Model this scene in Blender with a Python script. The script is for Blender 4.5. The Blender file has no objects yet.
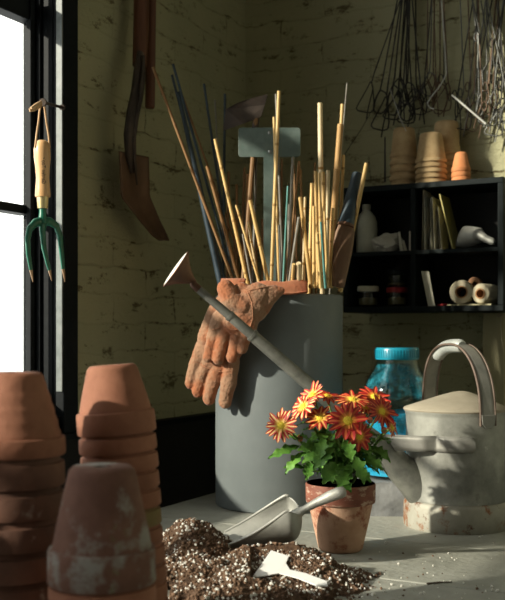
import bpy, bmesh, math, random
from mathutils import Vector as V, Matrix, noise
R = math.radians
rnd = random.Random(7)
sc = bpy.context.scene
COL = sc.collection
BZ = 0.9                      # bench top height
CAMZ = BZ + 0.374

# ------------------------------------------------------------------ frames
def pt(px, py, Y):            # a place seen at (px,py) of the photo, Y metres from the lens
    return V(((px-252.5)/1000*Y, Y, CAMZ-(py-335)/1000*Y))
CX, CY = -0.0201, 2.881       # room corner
DL = V((-.4612, -.8873, 0)); NL = V((.8873, -.4612, 0))     # left (window) wall
DR = V((.8873, -.4612, 0));  NR = V((-.4612, -.8873, 0))    # back wall
CORNER = V((CX, CY, 0))
ML = Matrix(((DL.x, NL.x, 0, CX), (DL.y, NL.y, 0, CY), (0, 0, 1, 0), (0, 0, 0, 1)))
MR = Matrix(((DR.x, -NR.x, 0, CX), (DR.y, -NR.y, 0, CY), (0, 0, 1, 0), (0, 0, 0, 1)))
def wpt(n, px, py, o):
    a = (px-252.5)/1000
    Y = (n.x*CX+n.y*CY+o)/(n.x*a+n.y)
    return pt(px, py, Y)
def wl(px, py, o=0): return wpt(NL, px, py, o)
def wr(px, py, o=0): return wpt(NR, px, py, o)
def tl(px, o=0): return (wl(px, 300, o)-CORNER).dot(DL)
def tr(px, o=0): return (wr(px, 300, o)-CORNER).dot(DR)

# ------------------------------------------------------------------ materials
def mat(name, c1, c2=None, rough=.7, metal=0, nscale=8, ncon=(.35, .65), bump=None, rand=0, spec=.4,
        coat=0, spots=None, aniso=None, sheen=0):
    m = bpy.data.materials.new(name); m.use_nodes = True
    nt = m.node_tree; N = nt.nodes; L = nt.links
    b = N['Principled BSDF']
    b.inputs['Roughness'].default_value = rough
    b.inputs['Metallic'].default_value = metal
    b.inputs['Specular IOR Level'].default_value = spec
    b.inputs['Coat Weight'].default_value = coat
    if sheen: b.inputs['Sheen Weight'].default_value = sheen
    tc = N.new('ShaderNodeTexCoord')
    vec = tc.outputs['Object']
    if aniso:
        mp = N.new('ShaderNodeMapping'); mp.inputs['Scale'].default_value = aniso
        L.new(vec, mp.inputs[0]); vec = mp.outputs[0]
    oi = N.new('ShaderNodeObjectInfo')
    ad = N.new('ShaderNodeVectorMath'); ad.operation = 'MULTIPLY_ADD'
    L.new(oi.outputs['Random'], ad.inputs[0]); ad.inputs[1].default_value = (9, 7, 5); L.new(vec, ad.inputs[2])
    vec = ad.outputs[0]
    col = None
    if c2 is not None:
        n = N.new('ShaderNodeTexNoise'); n.inputs['Scale'].default_value = nscale; n.inputs['Detail'].default_value = 6
        n.inputs['Roughness'].default_value = .65
        L.new(vec, n.inputs['Vector'])
        r = N.new('ShaderNodeValToRGB')
        r.color_ramp.elements[0].position = ncon[0]; r.color_ramp.elements[0].color = (*c1, 1)
        r.color_ramp.elements[1].position = ncon[1]; r.color_ramp.elements[1].color = (*c2, 1)
        L.new(n.outputs['Fac'], r.inputs[0]); col = r.outputs[0]
    for (sc_, thr, colr) in (spots or []):
        n = N.new('ShaderNodeTexNoise'); n.inputs['Scale'].default_value = sc_; n.inputs['Detail'].default_value = 8
        n.inputs['Roughness'].default_value = .7
        L.new(vec, n.inputs['Vector'])
        mr = N.new('ShaderNodeMapRange'); mr.inputs[1].default_value = thr; mr.inputs[2].default_value = thr+.08
        L.new(n.outputs['Fac'], mr.inputs[0])
        mx = N.new('ShaderNodeMix'); mx.data_type = 'RGBA'
        L.new(mr.outputs[0], mx.inputs['Factor'])
        if col: L.new(col, mx.inputs['A'])
        else: mx.inputs['A'].default_value = (*c1, 1)
        mx.inputs['B'].default_value = (*colr, 1)
        col = mx.outputs['Result']
    if rand:
        hs = N.new('ShaderNodeHueSaturation')
        if col: L.new(col, hs.inputs['Color'])
        else: hs.inputs['Color'].default_value = (*c1, 1)
        mr = N.new('ShaderNodeMapRange'); mr.inputs[3].default_value = 1-rand; mr.inputs[4].default_value = 1+rand
        L.new(oi.outputs['Random'], mr.inputs[0]); L.new(mr.outputs[0], hs.inputs['Value'])
        col = hs.outputs[0]
    if col: L.new(col, b.inputs['Base Color'])
    else: b.inputs['Base Color'].default_value = (*c1, 1)
    if bump:
        n = N.new('ShaderNodeTexNoise'); n.inputs['Scale'].default_value = bump[0]; n.inputs['Detail'].default_value = 5
        L.new(vec, n.inputs['Vector'])
        bp = N.new('ShaderNodeBump'); bp.inputs['Strength'].default_value = bump[1]; bp.inputs['Distance'].default_value = bump[2] if len(bump) > 2 else .003
        L.new(n.outputs['Fac'], bp.inputs['Height']); L.new(bp.outputs[0], b.inputs['Normal'])
    return m

def wall_mat():
    m = bpy.data.materials.new('painted_brick'); m.use_nodes = True
    nt = m.node_tree; N = nt.nodes; L = nt.links; b = N['Principled BSDF']
    b.inputs['Roughness'].default_value = .75; b.inputs['Specular IOR Level'].default_value = .25
    tc = N.new('ShaderNodeTexCoord')
    sp = N.new('ShaderNodeSeparateXYZ'); L.new(tc.outputs['Object'], sp.inputs[0])
    cb = N.new('ShaderNodeCombineXYZ'); L.new(sp.outputs[0], cb.inputs[0]); L.new(sp.outputs[2], cb.inputs[1])
    nz = N.new('ShaderNodeTexNoise'); nz.inputs['Scale'].default_value = 9; nz.inputs['Detail'].default_value = 4
    L.new(tc.outputs['Object'], nz.inputs['Vector'])
    ds = N.new('ShaderNodeVectorMath'); ds.operation = 'MULTIPLY_ADD'
    L.new(nz.outputs['Color'], ds.inputs[0]); ds.inputs[1].default_value = (.045, .04, 0); L.new(cb.outputs[0], ds.inputs[2])
    br = N.new('ShaderNodeTexBrick')
    L.new(ds.outputs[0], br.inputs['Vector'])
    br.inputs['Scale'].default_value = 1
    br.inputs['Brick Width'].default_value = .27; br.inputs['Row Height'].default_value = .066
    br.inputs['Mortar Size'].default_value = .0035; br.inputs['Mortar Smooth'].default_value = .6
    br.inputs['Color1'].default_value = (.52, .50, .31, 1); br.inputs['Color2'].default_value = (.49, .475, .295, 1)
    br.inputs['Mortar'].default_value = (.46, .44, .27, 1)
    # cracked and flaking paint, mostly along the courses
    st = N.new('ShaderNodeMapping'); st.inputs['Scale'].default_value = (1, 1, 2.0); L.new(tc.outputs['Object'], st.inputs[0])
    n2 = N.new('ShaderNodeTexNoise'); n2.inputs['Scale'].default_value = 11; n2.inputs['Detail'].default_value = 10; n2.inputs['Roughness'].default_value = .78
    L.new(st.outputs[0], n2.inputs['Vector'])
    fm = N.new('ShaderNodeMath'); fm.operation = 'MULTIPLY_ADD'; fm.inputs[1].default_value = .075
    fm.inputs[0].default_value = 0; FM = fm; L.new(n2.outputs['Fac'], fm.inputs[2])
    mr = N.new('ShaderNodeMapRange'); mr.inputs[1].default_value = .555; mr.inputs[2].default_value = .61
    L.new(fm.outputs[0], mr.inputs[0])
    mx = N.new('ShaderNodeMix'); mx.data_type = 'RGBA'
    L.new(mr.outputs[0], mx.inputs['Factor']); L.new(br.outputs['Color'], mx.inputs['A']); mx.inputs['B'].default_value = (.17, .14, .07, 1)
    n3 = N.new('ShaderNodeTexNoise'); n3.inputs['Scale'].default_value = 2.2; n3.inputs['Detail'].default_value = 3
    L.new(tc.outputs['Object'], n3.inputs['Vector'])
    m3 = N.new('ShaderNodeMapRange'); m3.inputs[1].default_value = .3; m3.inputs[2].default_value = .7; m3.inputs[3].default_value = .82; m3.inputs[4].default_value = 1.1
    L.new(n3.outputs['Fac'], m3.inputs[0])
    hs = N.new('ShaderNodeHueSaturation'); L.new(mx.outputs['Result'], hs.inputs['Color']); L.new(m3.outputs[0], hs.inputs['Value'])
    L.new(hs.outputs[0], b.inputs['Base Color'])
    # relief
    inv = N.new('ShaderNodeMath'); inv.operation = 'MULTIPLY_ADD'; inv.inputs[1].default_value = -.35
    n5 = N.new('ShaderNodeTexNoise'); n5.inputs['Scale'].default_value = 5; n5.inputs['Detail'].default_value = 3; L.new(tc.outputs['Object'], n5.inputs['Vector'])
    m5 = N.new('ShaderNodeMapRange'); m5.inputs[1].default_value = .42; m5.inputs[2].default_value = .62; L.new(n5.outputs['Fac'], m5.inputs[0])
    mu5 = N.new('ShaderNodeMath'); mu5.operation = 'MULTIPLY'; L.new(br.outputs['Fac'], mu5.inputs[0]); L.new(m5.outputs[0], mu5.inputs[1])
    L.new(mu5.outputs[0], inv.inputs[0]); L.new(n2.outputs['Fac'], inv.inputs[2])
    n4 = N.new('ShaderNodeTexNoise'); n4.inputs['Scale'].default_value = 45; n4.inputs['Detail'].default_value = 4
    L.new(tc.outputs['Object'], n4.inputs['Vector'])
    a2 = N.new('ShaderNodeMath'); a2.operation = 'MULTIPLY_ADD'; a2.inputs[1].default_value = .5
    L.new(n4.outputs['Fac'], a2.inputs[0]); L.new(inv.outputs[0], a2.inputs[2])
    L.new(mu5.outputs[0], FM.inputs[0])
    bp = N.new('ShaderNodeBump'); bp.inputs['Strength'].default_value = .9; bp.inputs['Distance'].default_value = .013
    L.new(a2.outputs[0], bp.inputs['Height']); L.new(bp.outputs[0], b.inputs['Normal'])
    return m

def glass_mat(name, tint=(1, 1, 1), refl=.12, rough=.02):
    m = bpy.data.materials.new(name); m.use_nodes = True
    nt = m.node_tree; N = nt.nodes; L = nt.links
    N.remove(N['Principled BSDF']); out = N['Material Output']
    t = N.new('ShaderNodeBsdfTransparent'); t.inputs[0].default_value = (*tint, 1)
    g = N.new('ShaderNodeBsdfGlossy'); g.inputs['Roughness'].default_value = rough
    lw = N.new('ShaderNodeLayerWeight'); lw.inputs[0].default_value = .5
    pw = N.new('ShaderNodeMath'); pw.operation = 'POWER'; pw.inputs[1].default_value = 4; L.new(lw.outputs['Facing'], pw.inputs[0])
    ma = N.new('ShaderNodeMath'); ma.operation = 'MULTIPLY_ADD'; ma.inputs[1].default_value = .7; ma.inputs[2].default_value = refl*.25; ma.use_clamp = True
    L.new(pw.outputs[0], ma.inputs[0])
    mx = N.new('ShaderNodeMixShader')
    L.new(ma.outputs[0], mx.inputs[0]); L.new(t.outputs[0], mx.inputs[1]); L.new(g.outputs[0], mx.inputs[2])
    L.new(mx.outputs[0], out.inputs[0])
    return m

def petal_mat(name, edge, mid, tip):
    m = bpy.data.materials.new(name); m.use_nodes = True
    nt = m.node_tree; N = nt.nodes; L = nt.links; b = N['Principled BSDF']
    b.inputs['Roughness'].default_value = .55
    uv = N.new('ShaderNodeUVMap'); sp = N.new('ShaderNodeSeparateXYZ'); L.new(uv.outputs[0], sp.inputs[0])
    a = N.new('ShaderNodeMath'); a.operation = 'SUBTRACT'; a.inputs[1].default_value = .5; L.new(sp.outputs[0], a.inputs[0])
    c = N.new('ShaderNodeMath'); c.operation = 'ABSOLUTE'; L.new(a.outputs[0], c.inputs[0])
    r = N.new('ShaderNodeValToRGB'); r.color_ramp.elements[0].position = .06; r.color_ramp.elements[0].color = (*mid, 1)
    r.color_ramp.elements[1].position = .24; r.color_ramp.elements[1].color = (*edge, 1)
    L.new(c.outputs[0], r.inputs[0])
    r2 = N.new('ShaderNodeValToRGB'); r2.color_ramp.elements[0].position = .05; r2.color_ramp.elements[0].color = (1, 1, 1, 1)
    r2.color_ramp.elements[1].position = .35; r2.color_ramp.elements[1].color = (0, 0, 0, 1)
    L.new(sp.outputs[1], r2.inputs[0])
    mx = N.new('ShaderNodeMix'); mx.data_type = 'RGBA'
    L.new(r2.outputs[0], mx.inputs['Factor']); L.new(r.outputs[0], mx.inputs['A']); mx.inputs['B'].default_value = (*tip, 1)
    L.new(mx.outputs['Result'], b.inputs['Base Color'])
    b.inputs['Subsurface Weight'].default_value = 0
    return m

M = {}
M['wall'] = wall_mat()
M['black_paint'] = mat('black_paint', (.007, .007, .007), (.012, .0115, .010), .75, nscale=20, bump=(60, .2))
M['frame'] = mat('frame_paint', (.0045, .006, .007), (.008, .010, .012), .55, nscale=30, bump=(70, .15), spec=.12, spots=[(60, .72, (.09, .09, .085))])
M['lit_strip'] = mat('frame_daylight_tone', (.12, .14, .138), (.19, .21, .205), .5, nscale=40, spots=[(50, .66, (.05, .06, .06))])  # daylight on the casing's inner edge, put into the colour
M['glass'] = glass_mat('window_glass', (.98, .99, .98))
M['bench'] = mat('bench_wood', (.24, .245, .21), (.37, .37, .325), .7, nscale=6, ncon=(.3, .7), bump=(60, .8), spots=[(70, .68, (.13, .12, .10)), (6, .66, (.30, .25, .18))], rand=.06)
M['timber'] = mat('bench_timber', (.10, .075, .05), (.15, .11, .07), .7)
M['floor'] = mat('floor_stone', (.10, .095, .085), (.15, .14, .12), .8, nscale=6)
M['ceil'] = mat('ceiling_board', (.30, .28, .22), (.36, .33, .26), .8)
M['terra'] = mat('terracotta', (.20, .078, .043), (.31, .132, .078), .8, nscale=14, bump=(120, .2), rand=.14, spots=[(9, .64, (.30, .14, .09))])
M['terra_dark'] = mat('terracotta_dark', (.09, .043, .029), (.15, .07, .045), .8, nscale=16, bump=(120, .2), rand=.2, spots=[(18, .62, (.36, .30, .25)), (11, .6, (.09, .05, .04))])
M['terra_moss'] = mat('terracotta_weathered', (.13, .06, .042), (.20, .10, .07), .85, nscale=18, bump=(90, .3), spots=[(13, .505, (.27, .25, .225)), (16, .60, (.15, .17, .07))])
M['terra_green'] = mat('terracotta_mossy', (.20, .10, .05), (.19, .155, .06), .85, nscale=22, bump=(90, .3))
M['terra_pot'] = mat('terracotta_stained', (.46, .25, .155), (.62, .40, .28), .8, nscale=10, bump=(120, .2), spots=[(13, .49, (.28, .085, .045)), (26, .64, (.72, .60, .50))])
M['terra_rim'] = mat('terracotta_rim', (.17, .055, .035), (.27, .10, .062), .7, nscale=18, bump=(120, .2), spots=[(34, .54, (.46, .32, .235))], aniso=(1, 1, 3))
M['fibre'] = mat('fibre_pot', (.44, .30, .15), (.55, .40, .22), .9, nscale=40, bump=(220, .3), rand=.06)
M['orange'] = mat('orange_terracotta', (.55, .20, .07), (.62, .26, .11), .8, nscale=25, bump=(150, .2), rand=.05)
M['bin'] = mat('grey_bin', (.14, .16, .163), (.175, .197, .20), .55, nscale=5, bump=(40, .06), spots=[(60, .74, (.40, .42, .41)), (7, .66, (.24, .26, .26))])
M['cane'] = mat('golden_cane', (.60, .38, .13), (.72, .50, .22), .5, nscale=20, rand=.18, aniso=(1, 1, .15))
M['cane_pale'] = mat('pale_cane', (.60, .46, .25), (.70, .57, .36), .6, nscale=25, rand=.1, aniso=(1, 1, .15))
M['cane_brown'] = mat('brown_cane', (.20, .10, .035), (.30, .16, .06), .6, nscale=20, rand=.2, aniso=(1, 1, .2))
M['cane_blue'] = mat('blue_black_stake', (.018, .032, .045), (.04, .065, .085), .45, nscale=30, rand=.15)
M['cane_teal'] = mat('teal_stake', (.07, .22, .20), (.12, .30, .27), .5, nscale=40)
M['cane_grey'] = mat('grey_cane', (.17, .16, .14), (.27, .25, .21), .6, nscale=40, rand=.15)
M['cane_knob'] = mat('weathered_cane', (.36, .20, .07), (.46, .28, .11), .6, nscale=30, spots=[(30, .62, (.16, .08, .03))])
M['stone'] = mat('grey_stone', (.15, .155, .16), (.26, .265, .265), .85, nscale=14, bump=(40, .6, .006))
M['node'] = mat('cane_joint', (.33, .19, .06), (.45, .28, .10), .6)
M['galv'] = mat('galvanised', (.085, .125, .113), (.175, .225, .205), .5, .35, nscale=14, bump=(60, .1), spots=[(26, .62, (.12, .19, .16))])
M['can'] = mat('can_zinc', (.15, .152, .135), (.40, .40, .355), .5, .35, nscale=7, ncon=(.36, .64), bump=(40, .12), spots=[(9, .58, (.155, .152, .13)), (22, .66, (.55, .54, .48))])
M['can_base'] = mat('can_rusty_base', (.25, .24, .195), (.40, .385, .325), .6, .2, nscale=9, bump=(60, .2), spots=[(17, .53, (.25, .10, .04)), (28, .57, (.13, .055, .028))])
M['can_lid'] = mat('can_dusty_lid', (.29, .255, .19), (.39, .345, .265), .8, .05, nscale=12, bump=(70, .15), spots=[(30, .68, (.30, .2, .12))])
M['can_strap'] = mat('can_strap_zinc', (.20, .20, .18), (.32, .31, .28), .5, .4, nscale=15, bump=(50, .12))
M['can_edge'] = mat('can_rusty_edge', (.10, .068, .05), (.20, .15, .12), .65, .2, nscale=20)
M['can_grip'] = mat('can_grip', (.36, .385, .365), (.48, .50, .47), .45, .2, nscale=25, spots=[(22, .62, (.35, .27, .2))])
M['spout'] = mat('spout_zinc', (.14, .145, .13), (.27, .27, .24), .45, .5, nscale=25, bump=(60, .12), rand=.1)
M['rose_cone'] = mat('rose_copper', (.11, .055, .035), (.16, .08, .05), .45, .5, nscale=20)
M['rose_face'] = mat('rose_face', (.80, .78, .70), (.86, .84, .78), .4, .1, nscale=30)
M['glove'] = mat('suede_glove', (.44, .14, .06), (.45, .22, .12), .95, nscale=28, ncon=(.38, .6), bump=(160, .5), spots=[(20, .62, (.33, .16, .09))], sheen=.15)
M['glove_tan'] = mat('suede_palm', (.33, .115, .05), (.31, .175, .105), .95, nscale=15, ncon=(.40, .55), bump=(170, .9), spots=[(34, .58, (.22, .10, .055))], sheen=.15)
M['glove_cuff'] = mat('suede_cuff', (.40, .105, .045), (.36, .14, .07), .95, nscale=24, bump=(150, .5), sheen=.15)
M['stitch'] = mat('glove_seam', (.30, .13, .07), (.42, .2, .11), .95, nscale=60)
M['soil'] = mat('potting_soil', (.055, .029, .016), (.13, .075, .043), .95, nscale=90, bump=(250, .8))
M['crumb'] = mat('soil_crumb', (.085, .047, .026), (.20, .12, .075), .95, nscale=120, bump=(300, .5))
M['perlite'] = mat('perlite', (.62, .60, .54), (.78, .76, .70), .9, nscale=200)
M['alum'] = mat('cast_aluminium', (.34, .34, .31), (.46, .46, .42), .55, .45, nscale=25, bump=(150, .12))
M['white'] = mat('white_label', (.90, .89, .87), None, .5)
M['leaf'] = mat('leaf_green', (.052, .165, .022), (.16, .35, .055), .5, nscale=60, bump=(120, .2))
M['stem'] = mat('stem_green', (.09, .16, .035), (.14, .22, .05), .6)
M['petal_red'] = petal_mat('petal_red', (.42, .010, .010), (.75, .16, .05), (.80, .35, .04))
M['petal_orange'] = petal_mat('petal_orange', (.46, .014, .010), (.90, .45, .14), (.90, .60, .10))
M['petal_gold'] = petal_mat('petal_gold', (.52, .025, .012), (.95, .66, .26), (.92, .62, .10))
M['disc'] = mat('flower_centre', (.78, .54, .03), (.88, .70, .07), .7, nscale=400, bump=(600, .6))
M['bud'] = mat('bud_pink', (.50, .06, .05), (.45, .18, .08), .6, nscale=60)
M['jar'] = glass_mat('jar_glass', (.86, .95, .96), .18)
M['jar_lid'] = mat('jar_lid_blue', (.010, .22, .32), (.014, .27, .39), .3, nscale=12, coat=.3)
M['blue'] = mat('blue_granules', (.006, .22, .40), (.02, .40, .60), .7, nscale=30, bump=(60, .8, .01))
M['blue_dust'] = mat('blue_residue', (.03, .27, .36), (.06, .40, .50), .8, nscale=20)
nt = M['blue_dust'].node_tree; N = nt.nodes; L = nt.links
tc_ = N.new('ShaderNodeTexCoord'); nz_ = N.new('ShaderNodeTexNoise'); nz_.inputs['Scale'].default_value = 17; nz_.inputs['Detail'].default_value = 8; nz_.inputs['Roughness'].default_value = .7
L.new(tc_.outputs['Object'], nz_.inputs['Vector'])
sp_ = N.new('ShaderNodeSeparateXYZ'); L.new(tc_.outputs['Object'], sp_.inputs[0])
hz_ = N.new('ShaderNodeMapRange'); hz_.inputs[1].default_value = .14; hz_.inputs[2].default_value = .22; hz_.inputs[3].default_value = -.10; hz_.inputs[4].default_value = .06; L.new(sp_.outputs[2], hz_.inputs[0])
ad_ = N.new('ShaderNodeMath'); ad_.operation = 'ADD'; L.new(nz_.outputs['Fac'], ad_.inputs[0]); L.new(hz_.outputs[0], ad_.inputs[1])
mr_ = N.new('ShaderNodeMapRange'); mr_.inputs[1].default_value = .48; mr_.inputs[2].default_value = .66; mr_.inputs[4].default_value = .7; L.new(ad_.outputs[0], mr_.inputs[0])
L.new(mr_.outputs[0], N['Principled BSDF'].inputs['Alpha'])
M['shelf'] = mat('shelf_paint', (.0025, .0055, .006), (.005, .010, .0105), .65, nscale=14, bump=(40, .1), spec=.2, spots=[(35, .70, (.03, .05, .048))])
M['wire'] = mat('dark_wire', (.028, .027, .025), (.05, .045, .04), .5, .5, nscale=60)
M['wire_grey'] = mat('grey_wire', (.10, .105, .10), (.18, .18, .165), .5, .4, nscale=60)
M['wire_rust'] = mat('rusty_wire', (.10, .06, .038), (.19, .125, .08), .7, .3, nscale=60)
M['wire_sunlit_tone'] = mat('wire_sunlit_tone', (.42, .42, .39), (.56, .56, .52), .45, .1, nscale=60)  # sunlight put into the colour, since the sun misses the bent rod
M['iron'] = mat('old_iron', (.05, .04, .035), (.10, .075, .06), .5, .5, nscale=16, bump=(60, .2), rand=.1)
M['rust'] = mat('rusty_blade', (.13, .075, .045), (.20, .12, .075), .6, .3, nscale=12, bump=(60, .25))
M['wood_red'] = mat('red_brown_wood', (.10, .036, .018), (.16, .06, .03), .5, nscale=20, aniso=(3, 3, .3), bump=(60, .1))
M['wood_dark'] = mat('dark_wood', (.10, .05, .03), (.16, .08, .045), .55, nscale=20, aniso=(3, 3, .3))
M['ash'] = mat('ash_handle', (.66, .38, .17), (.76, .48, .25), .35, nscale=20, aniso=(3, 3, .4), coat=.25)
M['brass'] = mat('brass_ferrule', (.62, .50, .24), (.70, .58, .32), .35, .7)
M['green'] = mat('green_enamel', (.012, .12, .075), (.02, .16, .10), .35, nscale=30, coat=.2, spots=[(60, .70, (.18, .10, .06))])
M['tine_tip'] = mat('worn_tine_tip', (.40, .24, .14), (.52, .36, .24), .45, .4)
M['leather'] = mat('leather_strap', (.50, .30, .15), (.62, .42, .24), .7, nscale=40)
M['ink'] = mat('black_ink', (.01, .01, .01), None, .6)
M['steel'] = mat('steel', (.35, .35, .34), None, .3, .8)
M['pale_plastic'] = mat('pale_plastic', (.42, .42, .33), (.50, .50, .41), .6, nscale=14, bump=(20, .4, .01))
M['paper'] = mat('crumpled_paper', (.50, .49, .42), (.60, .58, .50), .8, nscale=20, bump=(25, .6, .01))
M['card'] = mat('old_card', (.52, .50, .40), (.60, .57, .46), .8, nscale=30)
M['cream'] = mat('cream_twine', (.48, .43, .30), (.58, .52, .38), .9, nscale=8, aniso=(1, 1, 20), bump=(60, .4))
M['cardboard'] = mat('cardboard_core', (.30, .15, .06), (.38, .2, .09), .9)
M['brown_twine'] = mat('brown_twine', (.30, .15, .08), (.38, .21, .12), .9, nscale=10, bump=(80, .4))
M['jar_small'] = glass_mat('small_jar_glass', (.80, .84, .80), .2)
M['grain'] = mat('seed_grain', (.30, .22, .12), (.42, .32, .2), .9, nscale=120)
M['red_lid'] = mat('red_lid', (.30, .02, .025), None, .4)
M['white_lid'] = mat('cream_lid', (.60, .58, .46), None, .5)
M['twig'] = mat('twig', (.06, .045, .03), None, .9)
M['batten'] = mat('batten_paint', (.40, .36, .21), (.46, .42, .25), .7, nscale=10, aniso=(3, 3, .3), bump=(30, .3))
M['cord'] = mat('hemp_cord', (.45, .40, .28), (.55, .5, .36), .9, nscale=80)
PACK = [mat('packet_%s' % n, c, (.62, .58, .46), .7, nscale=18, ncon=(.42, .55)) for n, c in
        (('cream', (.60, .56, .42)), ('pink', (.50, .16, .16)), ('grey', (.36, .37, .33)), ('plum', (.26, .07, .10)), ('straw', (.58, .50, .28)))]
M['packet_yellow'] = mat('packet_yellow', (.48, .40, .06), (.40, .36, .14), .6, nscale=16)

# ------------------------------------------------------------------ mesh builder
WM = {}                        # object -> world matrix of its frame
class MB:
    def __init__(s): s.v = []; s.f = []; s.mi = []; s.uv = {}
    def add(s, vs, fs, mi=0):
        o = len(s.v); s.v += [V(p) for p in vs]
        for f in fs: s.f.append([i+o for i in f]); s.mi.append(mi)
        return o
    def box(s, a, b, Mx=None, mi=0):
        x0, y0, z0 = a; x1, y1, z1 = b
        vs = [V(p) for p in ((x0,y0,z0),(x1,y0,z0),(x1,y1,z0),(x0,y1,z0),(x0,y0,z1),(x1,y0,z1),(x1,y1,z1),(x0,y1,z1))]
        if Mx: vs = [Mx @ p for p in vs]
        s.add(vs, [(0,3,2,1),(4,5,6,7),(0,1,5,4),(1,2,6,5),(2,3,7,6),(3,0,4,7)], mi); return s
    def lathe(s, prof, seg=32, Mx=None, mi=0, close=False, wob=0):
        n = len(prof); o = len(s.v); vs = []
        for k in range(seg):
            a = 2*math.pi*k/seg
            for (r, z) in prof:
                rr = r*(1+wob*math.sin(3*a+z*40))
                p = V((rr*math.cos(a), rr*math.sin(a), z)); vs.append(Mx @ p if Mx else p)
        fs = []
        for k in range(seg):
            k2 = (k+1) % seg
            for i in range(n-1 if not close else n):
                j = (i+1) % n
                fs.append((k*n+i, k2*n+i, k2*n+j, k*n+j))
        s.add(vs, fs, mi)
        if not close:
            if prof[0][0] > 1e-5: s.add([vs[k*n] for k in range(seg)], [tuple(range(seg))[::-1]], mi)
            if prof[-1][0] > 1e-5: s.add([vs[k*n+n-1] for k in range(seg)], [tuple(range(seg))], mi)
        return s
    def tube(s, path, rad, seg=10, mi=0, flat=None, cap=True):
        path = [V(p) for p in path]; n = len(path)
        if not hasattr(rad, '__len__'): rad = [rad]*n
        T = []
        for i in range(n):
            t = (path[min(i+1, n-1)]-path[max(i-1, 0)]); T.append(t.normalized() if t.length > 0 else V((0, 0, 1)))
        up = V((0, 0, 1)) if abs(T[0].z) < .9 else V((1, 0, 0))
        if flat: up = V(flat[0]).normalized()
        u = (up-T[0]*up.dot(T[0])).normalized(); vs = []
        for i in range(n):
            u = (u-T[i]*u.dot(T[i])).normalized(); w = T[i].cross(u)
            ru, rw = (rad[i]*flat[1], rad[i]) if flat else (rad[i], rad[i])
            for k in range(seg):
                a = 2*math.pi*k/seg
                vs.append(path[i]+u*ru*math.cos(a)+w*rw*math.sin(a))
        fs = []
        for i in range(n-1):
            for k in range(seg):
                k2 = (k+1) % seg
                fs.append((i*seg+k, i*seg+k2, (i+1)*seg+k2, (i+1)*seg+k))
        if cap: fs += [tuple(range(seg))[::-1], tuple(range((n-1)*seg, n*seg))]
        s.add(vs, fs, mi); return s
    def ball(s, c, r, seg=12, sc_=(1, 1, 1), mi=0, Mx=None):
        rings = max(4, seg//2)
        prof = [(max(r*math.sin(math.pi*i/rings), 0), -r*math.cos(math.pi*i/rings)) for i in range(rings+1)]
        prof[0] = (1e-6, -r); prof[-1] = (1e-6, r)
        m = Matrix.Translation(V(c)) @ (Mx or Matrix()) @ Matrix.Diagonal((*sc_, 1))
        return s.lathe(prof, seg, m, mi)
    def prism(s, poly, d, mi=0):     # world polygon points, extruded along vector d
        n = len(poly); d = V(d); a = [V(p) for p in poly]; b = [p+d for p in a]
        s.add(a+b, [tuple(range(n))[::-1], tuple(range(n, 2*n))]+[(i, (i+1) % n, n+(i+1) % n, n+i) for i in range(n)], mi); return s
    def grid(s, fn, nu, nv, mi=0, uv=False):
        vs = [fn(i/(nu-1), j/(nv-1)) for j in range(nv) for i in range(nu)]
        fs = [(j*nu+i, j*nu+i+1, (j+1)*nu+i+1, (j+1)*nu+i) for j in range(nv-1) for i in range(nu-1)]
        o = s.add(vs, fs, mi)
        if uv:
            for j in range(nv):
                for i in range(nu): s.uv[o+j*nu+i] = (i/(nu-1), j/(nv-1))
        return s
    def build(s, name, m, parent=None, origin=None, Mx=None, smooth=35, bevel=0, solid=0, fixn=True, sub=0):
        """geometry is in world space; Mx (or origin) gives a top-level object its frame"""
        me = bpy.data.meshes.new(name)
        F = WM[parent] if parent is not None else (Mx if Mx is not None else Matrix.Translation(V(origin) if origin is not None else V((0, 0, 0))))
        inv = F.inverted()
        me.from_pydata([inv @ p for p in s.v], [], s.f)
        ms = m if isinstance(m, (list, tuple)) else [m]
        for k in ms: me.materials.append(k)
        if len(ms) > 1: me.polygons.foreach_set('material_index', s.mi)
        if s.uv:
            l = me.uv_layers.new(name='UVMap')
            for lp in me.loops: l.data[lp.index].uv = s.uv.get(lp.vertex_index, (.5, .5))
        if fixn:
            bm = bmesh.new(); bm.from_mesh(me); bmesh.ops.recalc_face_normals(bm, faces=bm.faces); bm.to_mesh(me); bm.free()
        if smooth:
            me.polygons.foreach_set('use_smooth', [True]*len(me.polygons)); me.set_sharp_from_angle(angle=R(smooth))
        me.update()
        o = bpy.data.objects.new(name, me); COL.objects.link(o)
        if parent is not None: o.parent = parent
        else: o.matrix_world = F
        WM[o] = F
        if bevel:
            b = o.modifiers.new('bevel', 'BEVEL'); b.width = bevel; b.segments = 2; b.limit_method = 'ANGLE'; b.angle_limit = R(40)
        if solid:
            q = o.modifiers.new('solid', 'SOLIDIFY'); q.thickness = solid; q.offset = 0
        if sub:
            q = o.modifiers.new('sub', 'SUBSURF'); q.levels = sub; q.render_levels = sub
        return o

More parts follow.
